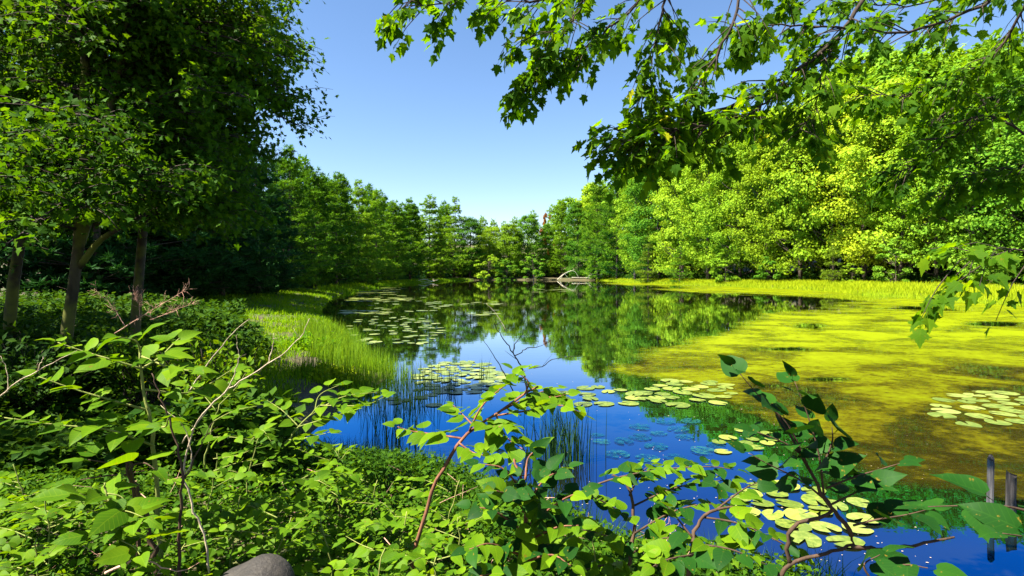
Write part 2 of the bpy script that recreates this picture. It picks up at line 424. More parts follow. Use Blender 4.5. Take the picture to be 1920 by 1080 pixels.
# ------------------------------------------------------------------ algae mat floating on the right half of the pond
ALGAE = np.array([W(u, v, EYE * FOC / (v - HOR))[:2] for u, v in
                  [(1140, 694), (1220, 705), (1290, 722), (1400, 768), (1500, 815), (1590, 880), (1640, 905), (1750, 925), (1900, 955), (2500, 1000), (2900, 800), (2300, 610), (1980, 577),
                   (1800, 567), (1600, 548), (1480, 542), (1300, 534), (1180, 530), (1130, 531), (1200, 540), (1330, 552), (1400, 575), (1420, 598), (1350, 625), (1220, 655)]])
def build_algae():
    def px(u, v): return W(u, v, EYE * FOC / (v - HOR))[:2]
    xs = np.linspace(1, 42, 200); ys = 4.2 + (np.sinh(np.linspace(0, 1, 240) * 3.2) / math.sinh(3.2)) * 135
    X, Y = np.meshgrid(xs, ys)
    # perspective-friendly grid: spread x with distance
    X = (X / 42) * (6 + Y * .75)
    sd = -poly_sd(X, Y, ALGAE)
    soft = .35 + Y * .035
    cov = np.clip(sd / soft, -2, .62)
    for (u, v, ru, rv) in [(1450, 572, 130, 13), (1340, 560, 120, 9), (1560, 560, 90, 5), (1320, 590, 60, 9), (1180, 610, 120, 30), (1750, 578, 80, 4), (1230, 538, 90, 3),
                           (1860, 608, 50, 4), (1520, 612, 30, 5), (1620, 555, 60, 3), (1555, 712, 40, 4), (1480, 655, 40, 3), (1790, 935, 70, 10)]:
        U = 960 + FOC * X / Y; Vv = HOR + EYE * FOC / Y
        g = ((U - u) / ru) ** 2 + ((Vv - v) / rv) ** 2
        cov -= 1.9 * np.exp(-g * 1.2)
    V = np.stack([X, Y, np.full_like(X, .006)], -1).reshape(-1, 3)
    ny, nx = X.shape
    i = (np.arange(ny - 1)[:, None] * nx + np.arange(nx - 1)[None]).ravel()
    keep = np.maximum.reduce([cov.ravel()[i], cov.ravel()[i + 1], cov.ravel()[i + nx], cov.ravel()[i + nx + 1]]) > -1.3
    i = i[keep]
    F = np.concatenate([np.stack([i, i + 1, i + nx + 1], -1), np.stack([i, i + nx + 1, i + nx], -1)])
    used = np.unique(F); remap = np.full(len(V), -1); remap[used] = np.arange(len(used))
    m, nt, out = new_mat('algae_mat'); L = nt.links.new
    at = node(nt, 'ShaderNodeAttribute', attribute_name='cover')
    tc = node(nt, 'ShaderNodeTexCoord')
    mp = node(nt, 'ShaderNodeMapping'); mp.inputs['Scale'].default_value = (.75, .9, 1); mp.inputs['Rotation'].default_value = (0, 0, .4); L(tc.outputs['Object'], mp.inputs['Vector'])
    n1 = node(nt, 'ShaderNodeTexNoise'); n1.inputs['Scale'].default_value = .55; n1.inputs['Detail'].default_value = 9; n1.inputs['Roughness'].default_value = .66; n1.inputs['Distortion'].default_value = .7; L(mp.outputs[0], n1.inputs['Vector'])
    n2 = node(nt, 'ShaderNodeTexNoise'); n2.inputs['Scale'].default_value = 6; n2.inputs['Detail'].default_value = 8; n2.inputs['Roughness'].default_value = .75; L(mp.outputs[0], n2.inputs['Vector'])
    s = node(nt, 'ShaderNodeMath', operation='MULTIPLY_ADD'); L(n1.outputs['Fac'], s.inputs[0]); s.inputs[1].default_value = 3.0; L(at.outputs['Fac'], s.inputs[2])
    s2 = node(nt, 'ShaderNodeMath', operation='MULTIPLY_ADD'); L(n2.outputs['Fac'], s2.inputs[0]); s2.inputs[1].default_value = 1.5; L(s.outputs[0], s2.inputs[2])
    mr = node(nt, 'ShaderNodeMapRange'); mr.inputs['From Min'].default_value = 2.05; mr.inputs['From Max'].default_value = 3.05; mr.inputs['To Max'].default_value = .93; L(s2.outputs[0], mr.inputs['Value'])
    # colour: yellow-green where it floats thick, olive-brown where it lies under the water near the bank
    sep = node(nt, 'ShaderNodeSeparateXYZ'); L(tc.outputs['Object'], sep.inputs[0])
    yr = node(nt, 'ShaderNodeMapRange'); yr.inputs['From Min'].default_value = 4.0; yr.inputs['From Max'].default_value = 20.0; L(sep.outputs['Y'], yr.inputs['Value'])
    ad = node(nt, 'ShaderNodeMath', operation='MULTIPLY_ADD'); L(n1.outputs['Fac'], ad.inputs[0]); ad.inputs[1].default_value = 2.2; ad.inputs[2].default_value = -1.2
    ad2 = node(nt, 'ShaderNodeMath', operation='ADD'); L(ad.outputs[0], ad2.inputs[0]); L(yr.outputs[0], ad2.inputs[1])
    ad3 = node(nt, 'ShaderNodeMath', operation='MULTIPLY_ADD'); L(n2.outputs['Fac'], ad3.inputs[0]); ad3.inputs[1].default_value = 1.3; ad3.inputs[2].default_value = -.65
    ad4 = node(nt, 'ShaderNodeMath', operation='ADD'); L(ad3.outputs[0], ad4.inputs[0]); L(ad2.outputs[0], ad4.inputs[1])
    r = ramp(nt, [(.0, (.022, .018, .001)), (.3, (.062, .058, .001)), (.6, (.100, .118, .001)), (1.0, (.148, .184, .002))]); L(ad4.outputs[0], r.inputs['Fac'])
    p = node(nt, 'ShaderNodeBsdfPrincipled'); p.inputs['Roughness'].default_value = .55; p.inputs['Specular IOR Level'].default_value = .02; L(r.outputs['Color'], p.inputs['Base Color'])
    bp = node(nt, 'ShaderNodeBump'); bp.inputs['Strength'].default_value = .35; bp.inputs['Distance'].default_value = .02; L(n2.outputs['Fac'], bp.inputs['Height']); L(bp.outputs[0], p.inputs['Normal'])
    tr = node(nt, 'ShaderNodeBsdfTransparent')
    mx = node(nt, 'ShaderNodeMixShader'); L(mr.outputs[0], mx.inputs['Fac']); L(tr.outputs[0], mx.inputs[1]); L(p.outputs[0], mx.inputs[2]); L(mx.outputs[0], out.inputs['Surface'])
    me = np_mesh('algae', V[used], remap[F], [m])
    a = me.attributes.new('cover', 'FLOAT', 'POINT'); a.data.foreach_set('value', cov.ravel()[used].astype(np.float32))
    tag(obj('algae', me), 'yellow green algae mat floating over the sunlit right side of the pond', 'algae', kind='stuff')
build_algae()

# ------------------------------------------------------------------ tree prototypes for the far shores
def rand_dirs(n):
    return nrm(RNG.normal(size=(n, 3)))

def broadleaf(H, R, seed, clumps, per, leaf, low=.10):
    """crown clumps over an uneven ovoid; returns (trunk Geo, crown Geo)"""
    global RNG
    RNG = np.random.default_rng(seed)
    T, C = Geo(), Geo()
    lean = RNG.normal(size=2) * .03 * H
    tp = np.array([[lean[0] * t * t + .012 * H * math.sin(5 * t + seed), lean[1] * t * t, H * .88 * t] for t in np.linspace(-.02, 1, 9)])
    T.tube(tp, np.linspace(.013 * H, .0018 * H, 9), 8, .06)
    lob = RNG.uniform(.72, 1.15, size=(9, 4))
    cs = []
    while len(cs) < clumps:
        t = RNG.random() ** .85
        z = low + (1 - low) * t
        prof = (math.sin(math.pi * min(1, t * .62 + .24)) ** .75) if t < .5 else math.sqrt(max(0, 1 - ((t - .46) / .56) ** 2))
        a = RNG.uniform(0, 2 * math.pi)
        lb = lob[int(t * 8.99), int(a / (2 * math.pi) * 3.99)]
        rr = R * prof * lb * math.sqrt(RNG.uniform(.18, 1))
        cs.append((math.cos(a) * rr, math.sin(a) * rr, z * H - RNG.uniform(0, .03) * H, .072 * H * RNG.uniform(.5, 1.2) * (.75 + .4 * prof)))
    cs = np.array(cs)
    ax = np.stack([np.interp(cs[:, 2], tp[:, 2], tp[:, 0]), np.interp(cs[:, 2], tp[:, 2], tp[:, 1])], -1)
    cs[:, :2] += ax
    for c in cs[:: max(1, clumps // 26)]:
        zb = max(.05 * H, c[2] - .16 * H * RNG.uniform(.6, 1.3))
        p0 = np.array([np.interp(zb, tp[:, 2], tp[:, 0]), np.interp(zb, tp[:, 2], tp[:, 1]), zb])
        p2 = c[:3]; p1 = (p0 + p2) / 2 + np.array([0, 0, -.02 * H])
        T.tube(curve([p0, p1, p2], 5), np.linspace(.0042 * H, .0010 * H, 5), 5)
    ctr = np.array([0, 0, H * .5])
    idx = np.repeat(np.arange(clumps), per)
    d = rand_dirs(len(idx)); rad = RNG.random(len(idx)) ** .42
    off = d * (rad * cs[idx, 3])[:, None]; off[:, 2] *= .52
    P = cs[idx, :3] + off
    outw = nrm(cs[idx, :3] - ctr)
    N = nrm(.75 * d + .55 * outw + np.array([0, 0, .75]) + .55 * RNG.normal(size=P.shape))
    D = nrm(np.cross(N, rand_dirs(len(idx))) + np.array([0, 0, -.25]))
    C.scatter(P, D, N, leaf * RNG.uniform(.65, 1.35, len(idx)), *RHOMB, wide=RNG.uniform(.9, 1.5, len(idx)))
    return T, C

def pine(H, R, seed, whorls, per_branch, leaf, low=.10, tuft=11, droop=.12, narrow=1.0):
    """white pine: whorls of level plates of needles, ragged top"""
    global RNG
    RNG = np.random.default_rng(seed)
    T, C = Geo(), Geo()
    tp = np.array([[.006 * H * math.sin(3 * t + seed), .006 * H * math.cos(4 * t), H * t] for t in np.linspace(-.02, .985, 9)])
    T.tube(tp, np.linspace(.0125 * H, .0012 * H, 9), 8, .05)
    PP, DD, NN, SS = [], [], [], []
    for w in range(whorls):
        t = low + (1 - low) * (w + RNG.uniform(-.9, .9)) / whorls
        t = min(max(t, low), .985)
        z = t * H
        base = R * (((1 - t) / (1 - low)) ** narrow) * (.65 + .35 * min(1, (t - low) * 7)) + .012 * H
        nb = RNG.integers(5, 8) if t < .93 else 4
        a0 = RNG.uniform(0, 6.28)
        for b in range(nb):
            if RNG.random() < .10: continue
            a = a0 + b * 6.283 / nb + RNG.uniform(-.3, .3)
            ln = base * (RNG.uniform(.45, 1.05) if RNG.random() < .75 else RNG.uniform(1.0, 1.38))
            up = .26 + .75 * max(0, t - .72) * 2.0
            e = np.array([math.cos(a) * ln, math.sin(a) * ln, ln * (up - droop * (1 - t)) + .0])
            p0 = np.array([np.interp(z, tp[:, 2], tp[:, 0]), np.interp(z, tp[:, 2], tp[:, 1]), z])
            Q = curve([p0, p0 + e * .55 + np.array([0, 0, -.02 * ln]), p0 + e], 5)
            if ln > .03 * H: T.tube(Q, np.linspace(.0032 * H * (1.15 - t), .0006 * H, 5), 4)
            n = max(3, int(per_branch * (ln / R) ** .8))
            s = RNG.uniform(.28, 1.0, n) ** .75
            q = np.array([np.interp(s, np.linspace(0, 1, 5), Q[:, i]) for i in range(3)]).T
            side = np.array([-math.sin(a), math.cos(a), 0])
            q += side * (RNG.uniform(-1, 1, n) * ln * .48 * np.sin(np.pi * np.clip(s * .8 + .1, 0, 1)))[:, None]
            q[:, 2] += RNG.normal(size=n) * .011 * H
            k = np.repeat(np.arange(n), tuft)
            od = np.array([math.cos(a), math.sin(a), 0])
            dv = nrm(RNG.normal(size=(len(k), 3)) * np.array([1, 1, .55]) + od * .55 + np.array([0, 0, .55]))
            PP.append(q[k] + dv * .1 * leaf); DD.append(dv)
            NN.append(nrm(np.array([0, 0, 1.0]) + .55 * RNG.normal(size=(len(k), 3)))); SS.append(leaf * RNG.uniform(.7, 1.25, len(k)))
    C.scatter(np.concatenate(PP), np.concatenate(DD), np.concatenate(NN), np.concatenate(SS), *NEEDLE)
    return T, C

PROTO = {}
def proto(key, TC, H):
    T, C = TC
    PROTO[key] = (T.mesh(key + '_trunk', [M['bark']], True), C.mesh(key + '_crown', [M['leaf_mid']]), H)
for i in range(5):
    proto('broad%d' % i, broadleaf(24, (6.2, 5.2, 7.0, 5.6, 4.6)[i], 31 + i, (185, 160, 205, 170, 150)[i], 135, .34, (.13, .09, .15, .05, .05)[i]), 24)
for i in range(4):
    proto('pine%d' % i, pine(24, (5.8, 5.0, 6.6, 5.4)[i], 51 + i, (32, 35, 29, 33)[i], 17, .66, (.02, .05, .03, .06)[i], 15, narrow=(.72, .62, .8, .68)[i]), 24)
proto('young0', pine(8, 2.3, 71, 14, 12, .34, .03, 12, .16), 8)
proto('young1', pine(8, 1.9, 72, 15, 12, .34, .05, 12, .22), 8)
proto('bush0', broadleaf(6, 3.0, 81, 46, 120, .24, .02), 6)
proto('bush1', broadleaf(6, 2.4, 82, 40, 120, .24, .02), 6)

def tree(name, key, x, y, H, mat, label, cat, group=None, rot=None, wide=1.0, trunk_mat=None):
    tm, cm, H0 = PROTO[key]
    e = empty(name, (x, y, float(gz(np.array([x]), np.array([y]))[0]) - .05))
    s = H / H0
    e.scale = (s * wide, s * wide, s)
    e.rotation_euler = (0, 0, random.uniform(0, 6.28) if rot is None else rot)
    t = obj('trunk', tm, e); c = obj('crown', cm, e)
    c.material_slots[0].link = 'OBJECT'; c.material_slots[0].material = mat
    tag(e, label, cat, group)
    return e

def prof(u, T):
    us, vs = zip(*T)
    return float(np.interp(u, us, vs))
TOP_R = [(880, 400), (900, 406), (940, 412), (985, 394), (1020, 392), (1060, 366), (1110, 338), (1150, 320), (1200, 285), (1240, 262), (1300, 240), (1350, 232), (1420, 215), (1480, 180),
         (1540, 135), (1600, 108), (1680, 90), (1800, 80), (1950, 60), (2200, 40)]
TOP_L = [(100, 60), (300, 180), (440, 265), (500, 288), (545, 276), (600, 316), (640, 322), (670, 335), (700, 352), (740, 376), (760, 374), (815, 366), (860, 368), (885, 394), (900, 404)]
ORD = ['first', 'second', 'third', 'fourth', 'fifth', 'sixth', 'seventh', 'eighth', 'ninth', 'tenth', 'eleventh', 'twelfth', 'thirteenth', 'fourteenth', 'fifteenth', 'sixteenth',
       'seventeenth', 'eighteenth', 'nineteenth', 'twentieth', 'twenty-first', 'twenty-second', 'twenty-third', 'twenty-fourth']

def at_u(u, d):
    return (u - 960.0) / FOC * d, d

def height_for(u, d, vtop):
    x, y = at_u(u, d)
    return EYE + (HOR - vtop) / FOC * d - float(gz(np.array([x]), np.array([y]))[0])

# right shore, front row, from the far end towards the camera: (pixel column, depth, kind, material, lower top by, width)
RIGHT = [(1052, 205, 'pine1', 'pine', 6, .95), (1085, 196, 'broad4', 'leaf_mid', 26, .9), (1120, 184, 'pine0', 'pine', 4, .85), (1158, 172, 'pine3', 'pine', 0, .9), (1192, 150, 'broad1', 'leaf_lime', 42, .9),
         (1235, 140, 'broad0', 'leaf_mid', 22, 1.0), (1280, 126, 'broad3', 'leaf_lime', 30, 1.0), (1330, 116, 'broad1', 'leaf_lime', 36, 1.05), (1385, 106, 'broad2', 'leaf_lime', 44, .95), (1440, 99, 'broad0', 'leaf_yellow', 60, 1.0),
         (1500, 92, 'broad3', 'leaf_yellow', 40, 1.0), (1560, 88, 'broad2', 'leaf_lime', 30, .95), (1625, 82, 'broad1', 'leaf_yellow', 70, 1.05), (1690, 76, 'broad0', 'leaf_lime', 60, 1.0), (1755, 71, 'broad2', 'leaf_lime', 130, 1.0),
         (1825, 66, 'broad4', 'leaf_mid', 40, 1.1), (1900, 62, 'broad3', 'leaf_mid', 70, 1.05), (1985, 58, 'broad1', 'leaf_mid', 20, 1.1)]
NM = {'pine': 'green pine', 'leaf_mid': 'mid green broadleaf tree', 'leaf_lime': 'bright lime broadleaf tree', 'leaf_yellow': 'yellow green broadleaf tree', 'pine_deep': 'dark pine'}
for i, (u, d, k, mt, lo, wd) in enumerate(RIGHT):
    x, y = at_u(u, d)
    pn = k.startswith('pine')
    tree('pine_tree' if pn else 'broadleaf_tree', k, x, y, height_for(u, d, prof(u, TOP_R) + lo), M[mt],
         '%s, %s from the far end, front row of right shore' % (NM[mt], ORD[i]), 'tree', 'trees lining the right shore', wide=wd)
# left shore, from the camera to the far end
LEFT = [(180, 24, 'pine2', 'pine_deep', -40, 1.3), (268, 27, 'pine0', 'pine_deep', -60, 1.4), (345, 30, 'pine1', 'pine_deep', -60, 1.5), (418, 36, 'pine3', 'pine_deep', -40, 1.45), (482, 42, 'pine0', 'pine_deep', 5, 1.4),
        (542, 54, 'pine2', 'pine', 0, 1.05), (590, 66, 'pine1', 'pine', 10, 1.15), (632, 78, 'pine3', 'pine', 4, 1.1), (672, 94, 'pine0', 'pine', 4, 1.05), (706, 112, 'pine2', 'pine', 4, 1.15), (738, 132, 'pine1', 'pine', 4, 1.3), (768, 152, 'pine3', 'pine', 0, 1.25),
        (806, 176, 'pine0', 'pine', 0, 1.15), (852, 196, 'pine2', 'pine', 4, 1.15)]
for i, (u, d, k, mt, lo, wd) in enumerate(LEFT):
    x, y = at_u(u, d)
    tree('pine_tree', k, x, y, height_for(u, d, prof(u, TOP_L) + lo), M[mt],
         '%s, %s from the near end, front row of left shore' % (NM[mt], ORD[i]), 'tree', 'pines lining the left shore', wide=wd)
# the far end of the pond
FAR = [(880, 196, 'broad4', 'leaf_mid', 408, 1.3, 'round mid green broadleaf tree right of the lime young pine at the far end'),
       (918, 204, 'broad3', 'leaf_lime', 424, 1.2, 'lime broadleaf tree below the lowest dip of the far treeline'),
       (955, 202, 'broad1', 'leaf_lime', 420, 1.3, 'spreading lime broadleaf tree at the middle of the far shore'),
       (990, 206, 'broad0', 'leaf_mid', 402, 1.0, 'mid green broadleaf tree left of the rust coloured tree on the far shore'),
       (1022, 208, 'broad4', 'leaf_mid', 420, .9, 'mid green broadleaf tree under the rust coloured treetop')]
for u, d, k, mt, vt, wd, lb in FAR:
    x, y = at_u(u, d)
    tree('broadleaf_tree', k, x, y, height_for(u, d, vt), M[mt], lb, 'tree', 'trees at the far end of the pond', wide=wd)
x, y = at_u(1026, 214)
tree('rusty_tree', 'bush1', x, y, height_for(1026, 214, 398), M['leaf_red'], 'small rust orange treetop showing above the far right shore', 'tree', wide=.30)
for u, d, k, h, mt, lb, wd in [(826, 176, 'young0', 17.5, 'pine_lime', 'slender lime young pine standing at the far left of the water', .75),
                               (1562, 80, 'young0', 6.6, 'pine_lime', 'small bright young pine behind the grass belt of the right shore', .95),
                               (1215, 134, 'young1', 12, 'pine_lime', 'bright green young pine at the start of the right grass belt', 1.1),
                               (1275, 120, 'young0', 9.5, 'pine', 'short dark young pine beside the right grass belt', 1.1)]:
    x, y = at_u(u, d)
    tree('young_pine', k, x, y, h, M[mt], lb, 'tree', wide=wd)
for u, d, k, h, mt, wd, lb in [(915, 190, 'bush0', 9, 'leaf_lime', 1.3, 'low lime bush leaning over the water at the far end'),
                               (950, 192, 'bush1', 8, 'leaf_mid', 1.3, 'mid green bush beside the low lime bush at the far end'),
                               (1000, 196, 'bush0', 9, 'leaf_mid', 1.2, 'mid green bush left of the pale fallen branches on the far shore'),
                               (1598, 79, 'bush1', 3.0, 'leaf_lime', 1.2, 'low lime bush beside the small bright young pine'),
                               (1680, 70, 'bush0', 6.0, 'leaf_mid', 1.0, 'rounded shady bush below the right shore trees'),
                               (1450, 94, 'bush0', 5.5, 'leaf_mid', 1.2, 'mid green bush under the yellow green trees of the right shore'),
                               (1360, 104, 'bush1', 6.5, 'leaf_lime', 1.2, 'tall lime bush under the right shore trees'),
                               (690, 92, 'bush0', 3.2, 'leaf_mid', 1.3, 'low bush on the shaded left shore past the grass bank'),
                               (1840, 60, 'bush0', 4.6, 'leaf_mid', 1.2, 'dark bush at the right edge behind the grass belt')]:
    x, y = at_u(u, d)
    tree('bush', k, x, y, h, M[mt], lb, 'bush', wide=wd)

# the woods behind the front rows read as one mass on either side
def woods(name, spots, label, mats):
    G = [Geo() for _ in mats]
    TG = Geo()
    cache = {}
    for (x, y, H, k, mi) in spots:
        if k not in cache:
            tmh, cmh, H0 = PROTO[k]
            v = np.empty(len(cmh.vertices) * 3, np.float32); cmh.vertices.foreach_get('co', v); v = v.reshape(-1, 3)
            kk = 5 if k.startswith('pine') else 4
            v = v.reshape(-1, kk, 3)
            sel = v[::4]; c = sel.mean(1, keepdims=True); sel = c + (sel - c) * 1.75
            cache[k] = (sel, kk, H0)
        sel, kk, H0 = cache[k]
        s = H / H0; a = random.uniform(0, 6.28)
        Rm = np.array([[math.cos(a), -math.sin(a), 0], [math.sin(a), math.cos(a), 0], [0, 0, 1]])
        z0 = float(gz(np.array([x]), np.array([y]))[0])
        V = (sel.reshape(-1, 3) @ Rm.T) * s + np.array([x, y, z0])
        tf = NEEDLE[1] if kk == 5 else RHOMB[1]
        F = (np.arange(len(sel)) * kk)[:, None, None] + tf[None]
        G[mi].add(V, F.reshape(-1, 3))
        TG.tube([(x, y, z0 - .1), (x, y, z0 + H * .8)], [.011 * H, .002 * H], 5)
    V = []; F = []; MI = []; n = 0
    for gi, g in enumerate(G + [TG]):
        if not g.V: continue
        v = np.concatenate(g.V); f = np.concatenate(g.F)
        V.append(v); F.append(f + n); MI.append(np.full(len(f), gi)); n += len(v)
    me = np_mesh(name, np.concatenate(V), np.concatenate(F), [M[m] for m in mats] + [M['bark']], mat_idx=np.concatenate(MI))
    tag(obj(name, me), label, 'woods', kind='stuff')
random.seed(21)
sp = []
for i in range(len(RIGHT)):
    u, d = RIGHT[i][:2]
    for row in (1, 2):
        uu = u + random.uniform(0, 40) + 6 * row
        dd = d + 7 * row + random.uniform(0, 4) + d * .03 * row
        x, y = at_u(uu, dd)
        k = random.choice(['broad0', 'broad1', 'broad2', 'pine0', 'pine3'])
        sp.append((x, y, height_for(uu, dd, prof(uu, TOP_R) + random.uniform(-2, 18)), k, 0 if k.startswith('pine') else random.choice([1, 2, 2])))
for uu in (905, 925, 945, 965, 1000, 1035):
    dd = 240 + random.uniform(0, 15); x, y = at_u(uu, dd)
    sp.append((x, y, height_for(uu, dd, prof(uu, TOP_R) + random.uniform(-1, 6)), random.choice(['pine0', 'pine1']), 0))
woods('forest', sp, 'sunlit woods rising behind the front trees of the right shore', ['pine', 'leaf_mid', 'leaf_lime'])
sp = []
for i in range(len(LEFT)):
    u, d = LEFT[i][:2]
    for row in (1, 2):
        uu = u - random.uniform(0, 26) - 8 * row
        dd = d + 5 * row + random.uniform(0, 4)
        x, y = at_u(uu, dd)
        sp.append((x, y, height_for(uu, dd, prof(uu, TOP_L) + random.uniform(0, 20)), random.choice(['pine0', 'pine1', 'pine2', 'pine3']), 0 if i > 5 else 1))
for (u, d) in [(20, 26), (90, 29), (-60, 24), (-150, 22), (140, 34), (-260, 21)]:
    x, y = at_u(u, d); sp.append((x, y, random.uniform(11, 14), random.choice(['pine0', 'pine2', 'broad0']), 1))
woods('forest', sp, 'dark pine woods behind the front row of the left shore', ['pine', 'pine_deep'])

# bushy understorey closing the woods down to the ground
def understorey(name, rows, n, hmax, size, mat, label, seed, ext):
    global RNG
    RNG = np.random.default_rng(seed)
    us = np.array([r[0] for r in rows], float); ds = np.array([r[1] for r in rows], float)
    t = RNG.uniform(0, len(rows) - 1, n)
    u = np.interp(t, np.arange(len(rows)), us) + ext * RNG.uniform(0, 30, n); d = np.interp(t, np.arange(len(rows)), ds) + RNG.uniform(-2.0, 14, n)
    X = (u - 960) / FOC * d
    lump = np.clip(.55 + .5 * wob(X * .55, d * .55) + .25 * wob(X * 1.7, d * 1.7), .05, 1.3)
    P = np.stack([X, d, gz(X, d) + hmax * lump * RNG.random(n) ** .6], -1)
    k = poly_sd(X, d, POND) > 1.5
    P = P[k]; n = len(P)
    N = nrm(np.array([-.2, -.3, .8]) + RNG.normal(size=(n, 3)) * .6)
    G = Geo(); G.scatter(P, nrm(np.cross(N, rand_dirs(n))), N, size * RNG.uniform(.6, 1.4, n) * (.5 + d[k] / 160), *RHOMB, wide=RNG.uniform(1, 1.6, n))
    tag(obj(name, G.mesh(name, [mat])), label, 'undergrowth', kind='stuff')
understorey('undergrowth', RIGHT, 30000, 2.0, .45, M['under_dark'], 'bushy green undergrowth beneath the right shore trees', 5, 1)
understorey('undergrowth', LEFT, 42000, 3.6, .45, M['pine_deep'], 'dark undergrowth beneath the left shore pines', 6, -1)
understorey('undergrowth', [(840, 204), (900, 208), (960, 210), (1050, 212)], 12000, 6.0, .5, M['leaf_mid'], 'leafy undergrowth beneath the trees at the far end', 7, 0)

# ------------------------------------------------------------------ the two near maples on the left
def near_maple(seed, stems, n_limb, z_lo, leaf, reach, xlim=(9, 9)):
    """stems: list of (path points, r0, r1) in local space; returns trunk Geo, limb Geo, crown Geo"""
    global RNG
    RNG = np.random.default_rng(seed)
    T, B, C = Geo(), Geo(), Geo()
    for P, r0, r1 in stems:
        Q = curve(P, 14); T.tube(Q, np.linspace(r0, r1, 14), 9, .05)
    P_, D_, N_ = [], [], []
    for i in range(n_limb):
        P, r0, r1 = stems[RNG.integers(len(stems))]
        Q = curve(P, 30)
        f = RNG.uniform(0, 1)
        k = int(29 * f); p0 = Q[k]
        if p0[2] < z_lo: continue
        a = RNG.uniform(0, 6.283)
        if math.sin(a) < -.25 and p0[2] < 4.3 and RNG.random() < .62: continue
        ln = reach * RNG.uniform(.55, 1.15) * (1.05 - .45 * max(0, (p0[2] - z_lo) / 9))
        el = RNG.uniform(-.05, .55)
        e = np.array([math.cos(a) * math.cos(el), .75 * math.sin(a) * math.cos(el), math.sin(el)]) * ln
        lim = xlim[0] if p0[2] + e[2] * .6 > 3.9 else xlim[1]
        if p0[0] + e[0] > lim:
            if lim - p0[0] < .25: continue
            e *= (lim - p0[0]) / e[0]; ln = float(np.linalg.norm(e))
        L = curve([p0, p0 + e * .5 + np.array([0, 0, .06 * ln]), p0 + e + np.array([0, 0, -.16 * ln])], 10)
        B.tube(L, np.linspace(.009 + .005 * ln, .004, 10), 5)
        nt = int(7 + ln * 5)
        for j in range(nt):
            s = RNG.uniform(.10, 1.0); q0 = np.array([np.interp(s, np.linspace(0, 1, 10), L[:, m]) for m in range(3)])
            aa = a + RNG.choice([-1, 1]) * RNG.uniform(.4, 1.3)
            tl = RNG.uniform(.28, .72)
            d = np.array([math.cos(aa), math.sin(aa), RNG.uniform(-.25, .35)])
            tw = curve([q0, q0 + d * tl * .55, q0 + d * tl + np.array([0, 0, -.18 * tl])], 4)
            B.tube(tw, [.007, .005, .004, .002], 3)
            n = RNG.integers(12, 20)
            s2 = RNG.uniform(.15, 1.05, n)
            pp = np.array([np.interp(s2, np.linspace(0, 1, 4), tw[:, m]) for m in range(3)]).T + RNG.normal(size=(n, 3)) * .07
            P_.append(pp)
            D_.append(nrm(d * .5 + RNG.normal(size=(n, 3)) * .6 + np.array([0, 0, -.55])))
            N_.append(nrm(np.array([0, 0, 1.0]) + RNG.normal(size=(n, 3)) * .6))
    P_ = np.concatenate(P_)
    C.scatter(P_, np.concatenate(D_), np.concatenate(N_), leaf * RNG.uniform(.7, 1.3, len(P_)), *LOBED)
    return T, B, C
def put_near(name, x, y, TBC, label, rot=0):
    T, B, C = TBC
    e = empty(name, (x, y, float(gz(np.array([x]), np.array([y]))[0]) - .05)); e.rotation_euler = (0, 0, rot)
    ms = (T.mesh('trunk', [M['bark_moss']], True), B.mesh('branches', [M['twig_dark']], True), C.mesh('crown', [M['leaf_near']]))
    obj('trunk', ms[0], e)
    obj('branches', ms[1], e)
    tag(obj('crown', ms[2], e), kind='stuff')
    tag(e, label, 'tree', 'broadleaf trees standing on the left bank')
    return ms
bx, by = at_u(112, 7.0)
MS1 = put_near('maple_tree', bx, by, near_maple(5, [([(0, 0, 0), (.08, 0, 1.0), (.24, 0, 2.2), (.22, .1, 3.9), (.27, .1, 5.2), (.3, .2, 6.4)], .080, .035),
                                              ([(.22, 0, 2.05), (.38, .1, 2.8), (.48, .2, 3.9), (.75, .15, 5.0), (.9, 0, 6.2)], .055, .03),
                                              ([(.24, 0, 1.85), (.55, -.1, 2.15), (.85, -.2, 2.3), (1.2, -.2, 2.5), (1.6, -.2, 2.8)], .042, .02)], 205, 2.3, .078, 2.35, (2.6, 1.9)),
         'mossy forked maple on the left bank with dark leaves against the sky')
bx, by = at_u(12, 8.2)
MS2 = put_near('maple_tree', bx, by, near_maple(6, [([(0, 0, 0), (.12, 0, 1.6), (.35, .1, 3.2), (.48, .1, 4.8), (.4, 0, 7.0)], .085, .03), ([(.28, 0, 2.6), (-.3, .1, 4), (-.8, .2, 6.4)], .06, .03)], 90, 2.1, .080, 2.2),
         'slim dark trunked maple at the left edge behind the forked maple')
bx, by = at_u(245, 8.4)
put_near('maple_tree', bx, by, near_maple(9, [([(0, 0, 0), (.08, .1, 2.0), (.3, 0, 3.5), (.5, 0, 4.8), (.7, 0, 6.4)], .075, .03), ([(.28, 0, 3.4), (.7, 0, 4.4), (1.1, 0, 5.4)], .05, .025)], 190, 2.4, .080, 2.05, (2.3, 1.35)),
         'leafy maple behind the forked maple, crown edge against the blue sky')

# maples added left of the view so that their shade falls on the bank
for x, y, sc, rz, ms, lb in [(-11.5, 5.6, 1.35, 1.2, MS1, 'large leafy maple added left of the view to shade the bank'), (-9.6, 3.4, 1.05, 2.6, MS2, 'small unseen maple added nearest the camera to shade the left bank'), (-14.5, 10.0, 1.5, 4.0, MS2, 'tall leafy maple added behind the slim maple to shade the bank')]:
    e = empty('maple_tree', (x, y, float(gz(np.array([x]), np.array([y]))[0]) - .05)); e.rotation_euler = (0, 0, rz); e.scale = (sc, sc, sc)
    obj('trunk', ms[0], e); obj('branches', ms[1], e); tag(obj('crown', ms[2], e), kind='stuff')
    tag(e, lb, 'tree', 'broadleaf trees standing on the left bank')

